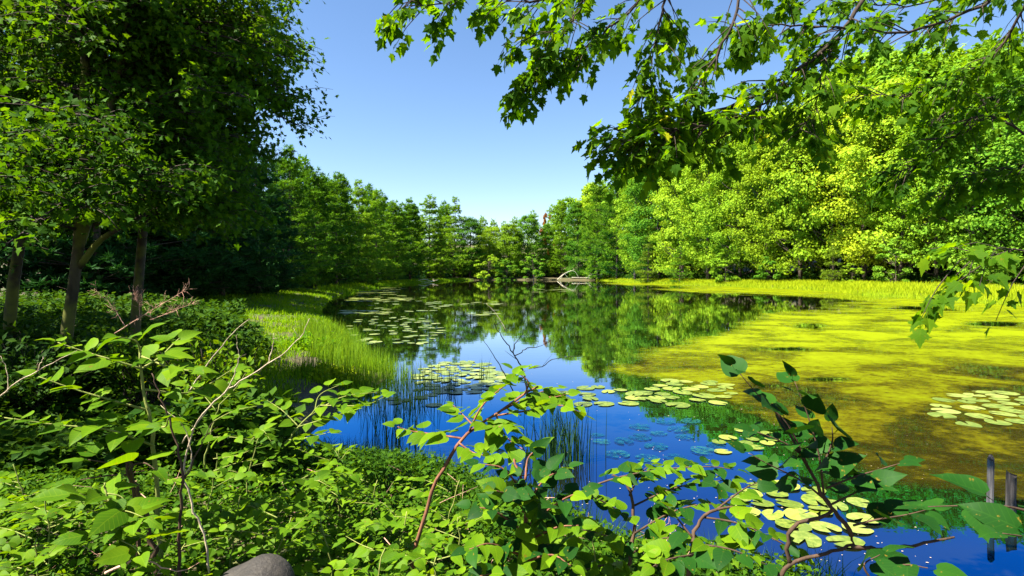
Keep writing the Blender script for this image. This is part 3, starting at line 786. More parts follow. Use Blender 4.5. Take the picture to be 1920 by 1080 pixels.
# ------------------------------------------------------------------ grass and undergrowth
def blades(name, X, Y, H, Wd, mat, label, cat='grass', lean=.28, z=None, seg=3):
    n = len(X)
    z0 = gz(X, Y) - .02 if z is None else np.full(n, z)
    a = RNG.uniform(0, 6.283, n); la = RNG.uniform(0, 6.283, n); ll = np.abs(RNG.normal(size=n)) * lean
    sd = np.stack([np.cos(a), np.sin(a), np.zeros(n)], -1) * (Wd * .5)[:, None]
    bend = np.stack([np.cos(la), np.sin(la), np.zeros(n)], -1)
    V = []
    for i in range(seg + 1):
        t = i / seg
        c = np.stack([X, Y, z0 + H * (t - .25 * ll * t * t)], -1) + bend * (H * ll * t ** 2)[:, None]
        w = (1 - t) ** .6 if i < seg else 0
        V.append(c + sd * w)
        if i < seg: V.append(c - sd * w)
    k = 2 * seg + 1
    V = np.stack(V, 1)
    f = []
    for i in range(seg - 1):
        b = 2 * i; f += [(b, b + 1, b + 3), (b, b + 3, b + 2)]
    f.append((2 * seg - 2, 2 * seg - 1, 2 * seg))
    F = (np.arange(n) * k)[:, None, None] + np.array(f)[None]
    o = obj(name, np_mesh(name, V.reshape(-1, 3), F.reshape(-1, 3), [mat]))
    tag(o, label, cat, kind='stuff')
    return o

def sample(n, fx, keep):
    xs, ys = [], []
    tot = 0
    while tot < n:
        x, y = fx(n)
        k = keep(x, y)
        xs.append(x[k]); ys.append(y[k]); tot += k.sum()
    return np.concatenate(xs)[:n], np.concatenate(ys)[:n]

RNG = np.random.default_rng(101)
# left bank: long grass between the water and the pines
def fx(n):
    y = 9 + 52 * RNG.random(n) ** 1.5
    e = np.interp(y, [9, 12.5, 15, 22, 33, 50, 73], [-2.6, -2.6, -4.2, -6.6, -11, -16, -20.6])
    return e - 7.5 * RNG.random(n) ** 1.1 * (.45 + y / 40), y
X, Y = sample(40000, fx, lambda x, y: (poly_sd(x, y, POND) > .02) & (wob(x * 2.2 + 2, y * 1.6) > -.55 + .5 * RNG.random(len(x))))
blades('grass', X, Y, RNG.uniform(.10, .36, len(X)) * (.75 + .6 * wob(X * 1.3, Y * 1.3)), .009 + .0009 * Y, M['grass'], 'bright green long grass on the left bank below the pines', lean=.6)
# right shore belt
def fx(n):
    y = 34 + 150 * RNG.random(n) ** 1.7
    e = np.interp(y, [27, 40, 52, 73, 98, 112, 138, 180], [38, 36, 37, 40, 38, 36, 32, 30])
    return e + RNG.uniform(-3.2, 7.5, n), y
X, Y = sample(46000, fx, lambda x, y: (x / y < 1.0) & (poly_sd(x, y, POND) > -3.0))
blades('grass', X, Y, RNG.uniform(.35, .8, len(X)), .02 + .0008 * Y, M['grass_lime'], 'yellow green grass belt along the right shore', z=None)
# far tufts at the left far shore
def fx(n):
    y = RNG.uniform(60, 190, n); e = np.interp(y, [50, 73, 117, 168, 188], [-16, -20.6, -24, -20, -14])
    return e + RNG.uniform(-3, 1.2, n), y
X, Y = sample(7000, fx, lambda x, y: poly_sd(x, y, POND) > -1.2)
blades('grass', X, Y, RNG.uniform(.3, .7, len(X)), .03 + .0006 * Y, M['grass'], 'thin green grass fringe along the far left water edge')
# near bank by the blue inlet
def fx(n):
    return RNG.uniform(-3.2, 2.2, n), RNG.uniform(3.6, 7.6, n)
X, Y = sample(9000, fx, lambda x, y: (poly_sd(x, y, POND) > -.05) & (poly_sd(x, y, POND) < 1.5 + .6 * wob(x * 2, y * 2)))
blades('grass', X, Y, RNG.uniform(.08, .34, len(X)), RNG.uniform(.006, .011, len(X)), M['under'], 'short dark green grass on the near bank beside the blue inlet', lean=.5)
# reeds standing in the water in front of the left bank
def fx(n):
    y = 10.5 + 11 * RNG.random(n) ** 1.2
    e = np.interp(y, [9, 12.5, 15, 22, 33], [-2.6, -2.6, -4.2, -6.6, -11])
    return e + RNG.uniform(-1.6, .7, n), y
X, Y = sample(4200, fx, lambda x, y: (poly_sd(x, y, POND) > -.5 - .4 * wob(x * 3, y * 3)) & (poly_sd(x, y, POND) < 1.4) & (wob(x * 4 + 1, y * 4) > -.35))
blades('reeds', X, Y, RNG.uniform(.2, .62, len(X)), RNG.uniform(.009, .017, len(X)), M['reed'], 'thin yellow green reeds standing in the shallows of the left bank', 'reeds', lean=.16)

def leaf_scatter(name, X, Y, zlo, zhi, size, mat, label, tmpl=RHOMB, cat='undergrowth', up=1.0, stems=True):
    n = len(X)
    Z = gz(X, Y) + zlo + (zhi - zlo) * RNG.random(n) ** .8
    G = Geo()
    P = np.stack([X, Y, Z], -1)
    N = nrm(np.array([0, 0, up]) + RNG.normal(size=(n, 3)) * .5)
    D = nrm(np.cross(N, rand_dirs(n)))
    G.scatter(P, D, N, size * RNG.uniform(.6, 1.4, n), *tmpl, wide=RNG.uniform(.9, 1.4, n))
    o = obj(name, G.mesh(name, [mat]))
    tag(o, label, cat, kind='stuff')
# dark tangle under the left trees, mounded
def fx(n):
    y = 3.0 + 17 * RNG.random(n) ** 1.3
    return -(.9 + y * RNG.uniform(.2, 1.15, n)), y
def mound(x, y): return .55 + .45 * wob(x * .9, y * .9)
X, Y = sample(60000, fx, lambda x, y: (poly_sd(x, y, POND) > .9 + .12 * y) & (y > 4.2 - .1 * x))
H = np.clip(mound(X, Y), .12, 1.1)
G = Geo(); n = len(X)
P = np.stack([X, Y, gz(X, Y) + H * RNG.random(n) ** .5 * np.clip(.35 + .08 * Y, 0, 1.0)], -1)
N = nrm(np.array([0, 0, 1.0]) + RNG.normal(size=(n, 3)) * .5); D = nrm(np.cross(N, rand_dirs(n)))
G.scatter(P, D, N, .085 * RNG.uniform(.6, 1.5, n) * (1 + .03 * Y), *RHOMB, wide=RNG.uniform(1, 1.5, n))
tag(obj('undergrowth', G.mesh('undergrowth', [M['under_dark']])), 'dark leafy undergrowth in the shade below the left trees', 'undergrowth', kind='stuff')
# low ground cover in the foreground
def fx(n):
    return RNG.uniform(-5.0, 1.9, n), RNG.uniform(2.1, 6.0, n)
X, Y = sample(60000, fx, lambda x, y: (poly_sd(x, y, POND) > .25) & (wob(x * 2.3 + 4, y * 2.3) > -.95))
leaf_scatter('ground_cover', X, Y, .0, .24, .044, M['under'], 'small leaved ground cover spreading over the near bank', cat='ground cover')

# ------------------------------------------------------------------ large leafed plants of the foreground
HEART = [np_mesh('knotweed_leaf_%d' % i, *t_heart(200 + i), [M['knot']], smooth=True) for i in range(12)]
HEART_SHADED = [np_mesh('shaded_knotweed_leaf_%d' % i, *t_heart(300 + i), [M['knot_shaded']], smooth=True) for i in range(8)]
MAPLE = [np_mesh('maple_leaf_%d' % i, *t_maple(400 + i), [M['maple']], smooth=False) for i in range(7)]

def leaf_obj(me, parent, p, d, n, s):
    d = nrm(d); side = nrm(np.cross(n, d)); n2 = np.cross(d, side)
    o = bpy.data.objects.new('leaf', me); COL.objects.link(o); o.parent = parent
    Mx = Matrix(((d[0], side[0], n2[0], p[0]), (d[1], side[1], n2[1], p[1]), (d[2], side[2], n2[2], p[2]), (0, 0, 0, 1)))
    o.matrix_local = Mx @ Matrix.Scale(s, 4)
    return o

def ground_pt(u, d):
    x, y = at_u(u, d)
    return np.array([x, y, float(gz(np.array([x]), np.array([y]))[0])])

def arm_leaves(root, base, Q, meshes, size, step, rnd, start=.12, tilt=.35, lift=.3, face=0.25):
    """leaves in two ranks along the line Q (world), children of root whose origin is base"""
    L = np.concatenate([[0], np.cumsum(np.linalg.norm(np.diff(Q, axis=0), axis=1))])
    n = max(2, int(L[-1] * (1 - start) / step))
    for i in range(n):
        s = L[-1] * (start + (1 - start) * (i + .5 * rnd.random()) / n)
        p = np.array([np.interp(s, L, Q[:, m]) for m in range(3)])
        p2 = np.array([np.interp(min(s + .02, L[-1]), L, Q[:, m]) for m in range(3)]); p1 = np.array([np.interp(max(s - .02, 0), L, Q[:, m]) for m in range(3)])
        t = nrm(p2 - p1)
        side = nrm(np.cross(t, np.array([0, 0, 1.0]))) * (1 if i % 2 else -1)
        if np.linalg.norm(np.cross(t, [0, 0, 1.0])) < .25:
            an = rnd.uniform(0, 6.28); side = np.array([math.cos(an), math.sin(an), 0])
        d = nrm(side * rnd.uniform(.5, 1.0) + t * rnd.uniform(.1, .8) + np.array([0, 0, rnd.uniform(-.35, lift)]))
        nr = nrm(np.array([rnd.gauss(-.12, tilt), rnd.gauss(-face, tilt), 1.0]))
        s_ = size * rnd.uniform(.68, 1.22) * (1 - .35 * (i / n) ** 3)
        q = p + d * .30 * s_ + nr * .12 * s_
        leaf_obj(rnd.choice(meshes), root, q - base, d, nr, s_)
    # the shoot ends in a smaller leaf
    leaf_obj(rnd.choice(meshes), root, Q[-1] - base + nrm(Q[-1] - Q[-2]) * .02, nrm(Q[-1] - Q[-2]), nrm(np.array([rnd.gauss(0, .3), rnd.gauss(-.2, .3), 1])), size * .62)

def knotweed(name, stems, arms, label, size, step, meshes, stem_mat, seed, r0=.011, cat='plant', group=None, extra=0, face=.25, tilt=.35):
    """stems and arms are lists of (u, v, d) points; arms carry the leaves"""
    rnd = random.Random(seed)
    S0 = [np.array([W(*p) for p in P]) for P in stems]
    base = S0[0][0].copy()
    gzb = float(gz(np.array([base[0]]), np.array([base[1]]))[0])
    base[2] = gzb
    root = empty(name, base)
    for P in S0:
        G = Geo(); Q = curve(P, 16)
        Q += np.array([[rnd.gauss(0, .004), rnd.gauss(0, .004), 0] for _ in Q])
        if abs(Q[0][2] - gzb) < .5: Q[0][2] = min(Q[0][2], gzb - .03)
        G.tube(Q - base, np.linspace(r0, r0 * .45, 16), 7, .06)
        obj('stem', G.mesh('stem', [stem_mat], True), root)
    for P in arms:
        P = np.array([W(*p) for p in P]); Q = curve(P, 12)
        G = Geo(); G.tube(Q - base, np.linspace(r0 * .5, r0 * .16, 12), 5)
        obj('shoot', G.mesh('shoot', [stem_mat], True), root)
        arm_leaves(root, base, Q, meshes, size, step, rnd, face=face, tilt=tilt)
    tag(root, label, cat, group)
    return root

# tall plant on the left with tiers of leaves
knotweed('knotweed', [[(305, 1085, 2.9), (298, 960, 2.9), (290, 860, 2.88), (282, 790, 2.85), (268, 735, 2.85), (262, 650, 2.85)]],
         [[(286, 835, 2.86), (205, 806, 2.75), (110, 797, 2.7), (8, 783, 2.65)], [(280, 770, 2.86), (215, 752, 2.8), (140, 730, 2.75), (72, 706, 2.7)], [(266, 692, 2.85), (215, 676, 2.8), (160, 660, 2.78), (108, 642, 2.75)],
          [(268, 690, 2.85), (300, 670, 3.0), (330, 640, 3.2), (350, 625, 3.4)], [(264, 660, 2.85), (255, 640, 2.8), (225, 632, 2.7)], [(266, 668, 2.85), (320, 690, 2.8), (360, 695, 2.7)],
          [(272, 730, 2.85), (360, 735, 3.0), (440, 690, 3.3)], [(290, 800, 2.85), (310, 800, 2.6), (315, 785, 2.5)]],
         'tall knotweed with tiers of lit leaves and a green stem at the left', .118, .034, HEART, M['stem_green'], 1, r0=.013)
knotweed('knotweed', [[(205, 1000, 2.5), (208, 960, 2.5), (200, 925, 2.5), (196, 905, 2.5)]],
         [[(205, 975, 2.5), (180, 960, 2.45), (150, 955, 2.4)], [(207, 965, 2.5), (235, 958, 2.45), (270, 970, 2.4)], [(202, 940, 2.5), (175, 935, 2.45), (150, 925, 2.4)], [(200, 925, 2.5), (225, 930, 2.5), (240, 945, 2.5)], [(200, 990, 2.5), (250, 985, 2.4), (285, 975, 2.4)],
          [(205, 1000, 2.5), (180, 1010, 2.4), (170, 1018, 2.4)], [(210, 1005, 2.5), (250, 1025, 2.4), (262, 1040, 2.3)]],
         'low knotweed with long lit leaves left of the tall green stem', .135, .062, HEART, M['stem_green'], 2, r0=.008)
knotweed('knotweed', [[(262, 1000, 2.75), (250, 920, 2.75), (240, 870, 2.75), (232, 850, 2.75)]],
         [[(238, 865, 2.75), (210, 868, 2.7), (165, 862, 2.65)], [(245, 890, 2.75), (200, 892, 2.7), (150, 900, 2.65)], [(240, 875, 2.75), (270, 868, 2.7), (290, 880, 2.65)]],
         'knotweed with a few broad round leaves on a snapped brown stem', .15, .09, HEART, M['stem_dark'], 3, r0=.012)
# centre plant with a red-brown stem
knotweed('knotweed', [[(762, 1090, 3.0), (790, 985, 3.0), (812, 915, 3.0), (836, 872, 3.0), (866, 822, 3.02), (925, 780, 3.05), (985, 738, 3.1), (1010, 725, 3.1)]],
         [[(866, 822, 3.02), (820, 815, 3.1), (770, 808, 3.2), (745, 800, 3.2)], [(880, 808, 3.02), (905, 760, 3.0), (950, 720, 3.0), (985, 695, 3.0)], [(925, 780, 3.05), (990, 770, 3.0), (1050, 760, 2.9), (1090, 775, 2.9)],
          [(940, 770, 3.05), (1000, 740, 3.2), (1045, 728, 3.3)], [(900, 795, 3.05), (925, 800, 2.9), (960, 800, 2.8)], [(890, 800, 3.05), (870, 780, 3.2), (850, 760, 3.3)], [(985, 738, 3.1), (990, 715, 3.1), (965, 695, 3.1)],
          [(930, 778, 3.0), (950, 820, 2.9), (985, 845, 2.8)], [(860, 830, 3.0), (890, 850, 2.9), (930, 855, 2.8)], [(1000, 735, 3.1), (1030, 745, 3.0), (1060, 740, 3.0)]],
         'bright knotweed on a slanting red brown stem before the blue water', .108, .026, HEART, M['stem_red'], 4, r0=.012)
knotweed('knotweed', [[(960, 1090, 2.3), (985, 1000, 2.3), (985, 920, 2.35), (960, 860, 2.4)]],
         [[(985, 930, 2.35), (945, 880, 2.3), (905, 870, 2.3)], [(980, 960, 2.3), (1020, 900, 2.25), (1060, 880, 2.25)], [(985, 990, 2.3), (1050, 940, 2.2), (1095, 920, 2.2)], [(985, 1000, 2.3), (930, 960, 2.2), (890, 950, 2.2)],
          [(980, 1020, 2.3), (1040, 990, 2.15), (1085, 985, 2.1)], [(975, 1040, 2.3), (920, 1020, 2.15), (880, 1030, 2.1)], [(970, 1060, 2.3), (1030, 1040, 2.1), (1070, 1060, 2.0)], [(985, 900, 2.35), (990, 860, 2.4), (1010, 840, 2.4)],
          [(965, 1070, 2.25), (930, 1075, 2.1), (900, 1080, 2.0)], [(985, 960, 2.35), (960, 930, 2.2), (930, 920, 2.1)]],
         'dense dark shaded knotweed hanging at the bottom centre', .096, .020, HEART + HEART_SHADED + HEART_SHADED, M['stem_red'], 5, r0=.011, face=.9, tilt=.45)
knotweed('knotweed', [[(1170, 1090, 2.5), (1190, 1000, 2.55), (1180, 920, 2.6), (1150, 890, 2.6)]],
         [[(1100, 915, 2.6), (1160, 895, 2.6), (1240, 880, 2.6), (1330, 875, 2.55), (1375, 880, 2.5)], [(1185, 950, 2.6), (1250, 920, 2.55), (1310, 905, 2.5), (1370, 900, 2.5)], [(1190, 980, 2.55), (1130, 940, 2.5), (1080, 925, 2.45)],
          [(1190, 1000, 2.55), (1260, 960, 2.5), (1330, 945, 2.45), (1400, 960, 2.4)], [(1185, 1020, 2.5), (1120, 1000, 2.4), (1080, 990, 2.4)], [(1180, 1040, 2.5), (1240, 1010, 2.4), (1300, 1010, 2.35)], [(1175, 1060, 2.5), (1130, 1060, 2.4), (1090, 1070, 2.3)],
          [(1180, 930, 2.6), (1200, 890, 2.65), (1220, 870, 2.7)]],
         'spreading knotweed over the near water at the lower middle', .088, .020, HEART + HEART_SHADED, M['stem_dark'], 6, r0=.010, face=.45)
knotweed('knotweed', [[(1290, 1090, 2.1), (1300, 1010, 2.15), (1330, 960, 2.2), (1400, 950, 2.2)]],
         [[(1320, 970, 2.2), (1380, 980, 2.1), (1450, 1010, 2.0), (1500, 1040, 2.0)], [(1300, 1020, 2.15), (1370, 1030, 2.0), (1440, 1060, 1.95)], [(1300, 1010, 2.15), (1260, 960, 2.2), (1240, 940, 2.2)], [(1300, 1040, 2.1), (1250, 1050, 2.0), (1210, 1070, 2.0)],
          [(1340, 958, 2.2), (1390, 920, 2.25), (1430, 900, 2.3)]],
         'knotweed with drooping leaves right of the bottom middle', .086, .022, HEART + HEART_SHADED, M['stem_dark'], 7, r0=.009, face=.5)
# shoot before the algae at the right, shade painted into its leaf colour
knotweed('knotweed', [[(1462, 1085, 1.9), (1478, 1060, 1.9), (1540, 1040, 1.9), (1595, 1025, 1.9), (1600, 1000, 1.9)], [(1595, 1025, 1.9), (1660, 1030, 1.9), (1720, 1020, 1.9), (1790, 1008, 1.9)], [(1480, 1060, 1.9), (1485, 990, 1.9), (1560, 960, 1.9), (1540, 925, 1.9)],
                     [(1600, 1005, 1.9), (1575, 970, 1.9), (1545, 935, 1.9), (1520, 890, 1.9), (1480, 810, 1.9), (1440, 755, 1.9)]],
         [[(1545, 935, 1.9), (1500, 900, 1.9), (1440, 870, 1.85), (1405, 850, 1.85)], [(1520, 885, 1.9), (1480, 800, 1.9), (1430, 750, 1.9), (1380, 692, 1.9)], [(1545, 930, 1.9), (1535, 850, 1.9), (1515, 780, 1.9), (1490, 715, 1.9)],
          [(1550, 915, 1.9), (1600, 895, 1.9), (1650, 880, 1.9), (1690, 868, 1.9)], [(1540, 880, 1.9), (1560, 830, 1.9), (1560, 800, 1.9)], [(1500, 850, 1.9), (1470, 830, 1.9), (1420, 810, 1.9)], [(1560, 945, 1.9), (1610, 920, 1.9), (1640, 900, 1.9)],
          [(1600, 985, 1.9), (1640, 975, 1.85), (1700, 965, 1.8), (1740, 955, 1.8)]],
         'dark shaded knotweed shoot silhouetted against the algae on the right', .104, .034, HEART_SHADED, M['stem_dark'], 8, r0=.008, face=.5)
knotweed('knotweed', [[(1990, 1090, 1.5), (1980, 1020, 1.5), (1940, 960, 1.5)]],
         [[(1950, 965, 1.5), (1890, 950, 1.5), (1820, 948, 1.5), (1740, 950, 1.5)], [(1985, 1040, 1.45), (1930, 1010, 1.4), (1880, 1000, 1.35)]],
         'big dark leaves reaching in from the lower right edge', .115, .060, HEART_SHADED, M['stem_dark'], 9, r0=.008, face=.4)
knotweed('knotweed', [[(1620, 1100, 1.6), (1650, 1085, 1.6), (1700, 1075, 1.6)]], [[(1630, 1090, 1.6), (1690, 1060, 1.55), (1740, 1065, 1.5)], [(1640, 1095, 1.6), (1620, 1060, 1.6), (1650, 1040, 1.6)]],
         'dark knotweed leaves at the bottom edge before the blue water', .12, .08, HEART_SHADED, M['stem_dark'], 10, r0=.008)
# sprays at the water's edge, left of the centre
knotweed('knotweed', [[(480, 900, 4.6), (520, 850, 4.6), (560, 800, 4.6), (600, 760, 4.6)]],
         [[(560, 800, 4.6), (610, 785, 4.5), (660, 770, 4.4)], [(540, 825, 4.6), (580, 820, 4.4), (620, 810, 4.3)], [(580, 780, 4.6), (640, 745, 4.6), (710, 735, 4.6)], [(560, 800, 4.6), (530, 770, 4.7), (500, 750, 4.8)], [(590, 770, 4.6), (600, 740, 4.7), (640, 720, 4.8)],
          [(600, 760, 4.6), (680, 760, 4.5), (720, 745, 4.5)], [(520, 850, 4.6), (500, 820, 4.6), (470, 800, 4.6)]],
         'knotweed spray of flat lit leaves at the near end of the reeds', .135, .042, HEART, M['stem_green'], 11, r0=.011)
knotweed('knotweed', [[(380, 900, 4.4), (390, 830, 4.4), (410, 760, 4.4)]],
         [[(400, 790, 4.4), (440, 770, 4.3), (490, 760, 4.3)], [(395, 820, 4.4), (440, 820, 4.2), (490, 830, 4.2)], [(405, 770, 4.4), (380, 740, 4.5), (350, 720, 4.6)], [(410, 760, 4.4), (440, 730, 4.6), (460, 700, 4.8)]],
         'knotweed behind the pale bare twigs, thin lit leaves', .12, .042, HEART, M['stem_green'], 12, r0=.009)
# low plants of the leafy carpet
LOW = [(40, 900, 3.3, 'low knotweed at the left edge, a tuft of many small lit leaves'), (95, 960, 2.9, 'low knotweed left of the long leafed one, reddish tips'),
       (60, 1040, 2.7, 'low knotweed in the bottom left corner'), (400, 880, 3.4, 'low knotweed right of the pale bare twigs'),
       (430, 960, 3.0, 'low knotweed just behind the boulder'), (560, 930, 3.3, 'low knotweed behind and right of the boulder, upright leaves'),
       (520, 1000, 2.8, 'low knotweed touching the right side of the boulder'), (620, 1000, 2.9, 'low knotweed with round leaves between boulder and red stem'),
       (690, 930, 3.5, 'low knotweed beyond the boulder on the open bank'), (640, 870, 4.0, 'low knotweed near the sticks at the inlet'),
       (860, 1000, 3.1, 'low knotweed right of the base of the red brown stem'), (840, 930, 3.6, 'low knotweed behind the red brown stem'),
       (700, 1060, 2.5, 'low knotweed at the bottom edge left of the red brown stem'), (820, 1070, 2.4, 'low knotweed at the bottom edge right of the red brown stem'),
       (330, 1050, 2.6, 'low knotweed at the foot of the dead brown stems'), (470, 850, 3.9, 'low knotweed in the shade behind the boulder, farther up the bank'),
       (740, 990, 3.1, 'low knotweed just left of the red brown stem'), (1110, 1040, 2.4, 'low knotweed under the spreading knotweed at the bottom')]
for i, (u, v, d, lb) in enumerate(LOW):
    rnd = random.Random(900 + i)
    g = ground_pt(u, d)
    gv = HOR + (EYE - g[2]) / d * FOC
    stems = []; arms = []
    top = v - 30
    stems.append([(u, gv + 5, d), (u + rnd.uniform(-10, 10), (gv + top) / 2, d), (u + rnd.uniform(-25, 25), top, d)])
    for a in range(11):
        f = rnd.uniform(.15, 1); vv = gv + (top - gv) * f
        dx = rnd.choice([-1, 1]) * rnd.uniform(40, 110) * 3 / d; dd = rnd.uniform(-.35, .35)
        arms.append([(u, vv, d), (u + dx * .5, vv - rnd.uniform(5, 25), d + dd * .5), (u + dx, vv - rnd.uniform(0, 35), d + dd)])
    knotweed('knotweed', stems, arms, lb, .070, .028, HEART, M['stem_green'], 600 + i, r0=.006, group='low knotweeds of the leafy bank')

# small leaved shrub lit in the middle left
def fine_shrub(name, u, v, d, rx, rz, n, label, mat, leaf=.06):
    global RNG
    g = ground_pt(u, d); c = W(u, v, d)
    root = empty(name, g)
    B, C = Geo(), Geo()
    P_, D_ = [], []
    for i in range(n):
        dr = rand_dirs(1)[0]; dr[2] = abs(dr[2])
        e = c - g + dr * np.array([rx, rx, rz]) * RNG.uniform(.5, 1.05)
        Q = curve([np.array([0, 0, 0]) + RNG.normal(size=3) * [.12, .12, 0], e * [.45, .45, .6], e], 6)
        B.tube(Q, np.linspace(.008, .002, 6), 4)
        k = 34; s = RNG.uniform(.35, 1.02, k)
        P_.append(np.array([np.interp(s, np.linspace(0, 1, 6), Q[:, m]) for m in range(3)]).T + RNG.normal(size=(k, 3)) * .05)
        D_.append(nrm(e)[None] * .5 + RNG.normal(size=(k, 3)) * .6)
    P_ = np.concatenate(P_); D_ = nrm(np.concatenate(D_))
    C.scatter(P_, D_, nrm(np.array([0, -.15, 1.0]) + RNG.normal(size=P_.shape) * .45), leaf * RNG.uniform(.6, 1.4, len(P_)), *RHOMB, wide=RNG.uniform(.9, 1.4, len(P_)))
    obj('branches', B.mesh('branches', [M['twig_dark']], True), root)
    tag(obj('crown', C.mesh('crown', [mat])), kind='stuff').parent = root
    tag(root, label, 'shrub')
RNG = np.random.default_rng(303)
fine_shrub('shrub', 270, 650, 7.0, 1.0, .35, 46, 'small leaved shrub under the dry pink twigs', M['under'], .07)
fine_shrub('shrub', 400, 690, 5.6, .65, .3, 40, 'lit small leaved shrub behind the pale bare twigs', M['knot'], .06)
fine_shrub('shrub', 60, 690, 6.5, 1.0, .45, 44, 'shady shrub at the left edge below the slim maple', M['under_dark'], .08)
fine_shrub('shrub', 560, 668, 14.5, 1.3, .55, 110, 'bright yellow green shrub among the bank grass', M['grass'], .08)
fine_shrub('shrub', 610, 712, 11.0, .8, .22, 70, 'low glowing yellow shrub at the edge of the reeds', M['grass_lime'], .09)

# ------------------------------------------------------------------ bare twigs and branches
def twigs(name, paths, label, mat, cat='twig', r=.006, fuzz=0, fuzz_len=.1, seed=1):
    rnd = np.random.default_rng(seed)
    base = W(*paths[0][0])
    root_loc = base.copy()
    G = Geo()
    for j, P in enumerate(paths):
        Q = curve([W(*p) for p in P], 4 * len(P)) + rnd.normal(size=(4 * len(P), 3)) * r * .5
        rr = r if j == 0 else r * .6
        G.tube(Q - base, np.linspace(rr, rr * .3, len(Q)), 5, .08)
        for _ in range(fuzz):
            k = rnd.integers(len(Q) // 3, len(Q)); d = nrm(rnd.normal(size=3) + np.array([0, 0, .5]) + nrm(Q[-1] - Q[0]))
            p = Q[k] - base; m = p + d * fuzz_len * rnd.uniform(.4, 1)
            G.tube([p, (p + m) / 2 + rnd.normal(size=3) * .01, m], [rr * .35, rr * .28, rr * .12], 3)
    o = obj(name, G.mesh(name, [mat], True), None, root_loc)
    tag(o, label, cat)
twigs('dead_stem', [[(392, 1075, 2.6), (385, 1010, 2.6), (362, 950, 2.6), (345, 885, 2.6), (365, 800, 2.6), (410, 745, 2.6), (450, 715, 2.65), (520, 670, 2.7), (560, 635, 2.7), (580, 598, 2.7)],
                    [(420, 740, 2.6), (440, 700, 2.6), (448, 668, 2.6), (444, 640, 2.6)], [(500, 682, 2.7), (512, 650, 2.7), (512, 625, 2.7)], [(345, 890, 2.6), (360, 860, 2.6), (345, 800, 2.6), (300, 760, 2.6)]],
      'long pale bare stem reaching up to the right across the bank', M['twig_pale'], 'stem', .0055, 2, .06)
twigs('dead_stem', [[(338, 1085, 2.55), (336, 1000, 2.55), (342, 920, 2.55), (338, 860, 2.55), (318, 790, 2.55), (300, 740, 2.55), (285, 700, 2.55)], [(342, 905, 2.55), (372, 840, 2.6), (400, 790, 2.65)]],
      'upright brown bare stem right of the tall green stem', M['stem_dark'], 'stem', .008, 2, .08, 2)
twigs('dead_stem', [[(296, 1080, 2.7), (280, 1000, 2.7), (262, 930, 2.7), (248, 880, 2.7), (236, 852, 2.7)]], 'thick snapped brown stem leaning left', M['stem_dark'], 'stem', .013, 0, .1, 3)
twigs('bare_twig', [[(-30, 775, 2.6), (20, 725, 2.6), (70, 695, 2.6), (145, 657, 2.65)], [(68, 698, 2.6), (78, 680, 2.6), (82, 668, 2.6)], [(14, 735, 2.6), (14, 700, 2.6), (0, 668, 2.6)]], 'pale bare twig slanting in from the left edge', M['twig_pale'], 'twig', .004, 1, .05, 4)
twigs('bare_twig', [[(350, 740, 4.5), (395, 675, 4.5), (430, 632, 4.5), (466, 598, 4.5)]], 'straight pale twig over the shaded grass', M['twig_pale'], 'twig', .006, 1, .06, 5)
twigs('bare_twig', [[(340, 830, 2.9), (380, 780, 2.9), (410, 740, 2.9)]], 'short pale twig crossing the bare stems', M['twig_pale'], 'twig', .004, 0, .06, 6)
twigs('dry_twigs', [[(215, 625, 5.0), (255, 600, 5.0), (300, 572, 5.0), (352, 542, 5.0)], [(235, 612, 5.0), (215, 580, 5.0), (182, 546, 5.0)], [(262, 596, 5.0), (262, 570, 5.0), (252, 552, 5.0)], [(280, 600, 5.0), (320, 585, 5.0), (360, 570, 5.0)]],
      'dry pinkish brush with many fine twigs on the left bank', M['twig_pink'], 'twigs', .005, 50, .11, 7)
twigs('bare_branch', [[(990, 735, 8.5), (978, 690, 8.5), (960, 660, 8.5), (940, 628, 8.5), (924, 606, 8.5)], [(966, 668, 8.5), (985, 655, 8.5), (1010, 650, 8.5), (1036, 638, 8.5)], [(975, 685, 8.5), (1010, 690, 8.5), (1045, 672, 8.5), (1090, 668, 8.5)],
                      [(962, 662, 8.5), (968, 640, 8.5), (982, 626, 8.5)]],
      'dark bare branch standing in the pond before the sky reflection', M['twig_dark'], 'branch', .014, 5, .25, 8)
twigs('bare_branch', [[(965, 740, 8.0), (945, 700, 8.0), (925, 665, 8.0), (905, 636, 8.0)]], 'single thin dark twig left of the bare branch in the pond', M['twig_dark'], 'twig', .009, 1, .1, 9)
twigs('bare_twig', [[(950, 622, 12), (932, 590, 12), (912, 570, 12)]], 'thin pale curved twig above the reflected treetops', M['twig_pale'], 'twig', .008, 0, .1, 10)
twigs('fallen_branch', [[(1045, 524, 186), (1060, 512, 186), (1076, 508, 186), (1086, 522, 186)], [(1050, 523, 186), (1058, 514, 186), (1066, 522, 186)], [(1072, 520, 186), (1110, 521, 184), (1140, 518, 182)], [(1100, 521, 184), (1112, 512, 184)], [(1125, 519, 182), (1138, 503, 182)]],
      'pale fallen branches curling on the far right shore', M['pale_shore'], 'branch', .09, 4, 1.0, 11)
twigs('fallen_branch', [[(778, 528, 140), (795, 524, 140), (815, 528, 140)], [(780, 525, 140), (800, 529, 140), (822, 524, 140)]], 'pale bleached branches lying at the far left water edge', M['pale_shore'], 'branch', .10, 4, 1.0, 12)
twigs('bare_twig', [[(1205, 1040, 3.9), (1215, 1000, 3.9), (1226, 955, 3.9)], [(1215, 1000, 3.9), (1232, 975, 3.9)]], 'white dead twig sticking out of the near water', M['twig_pale'], 'twig', .005, 4, .08, 13)
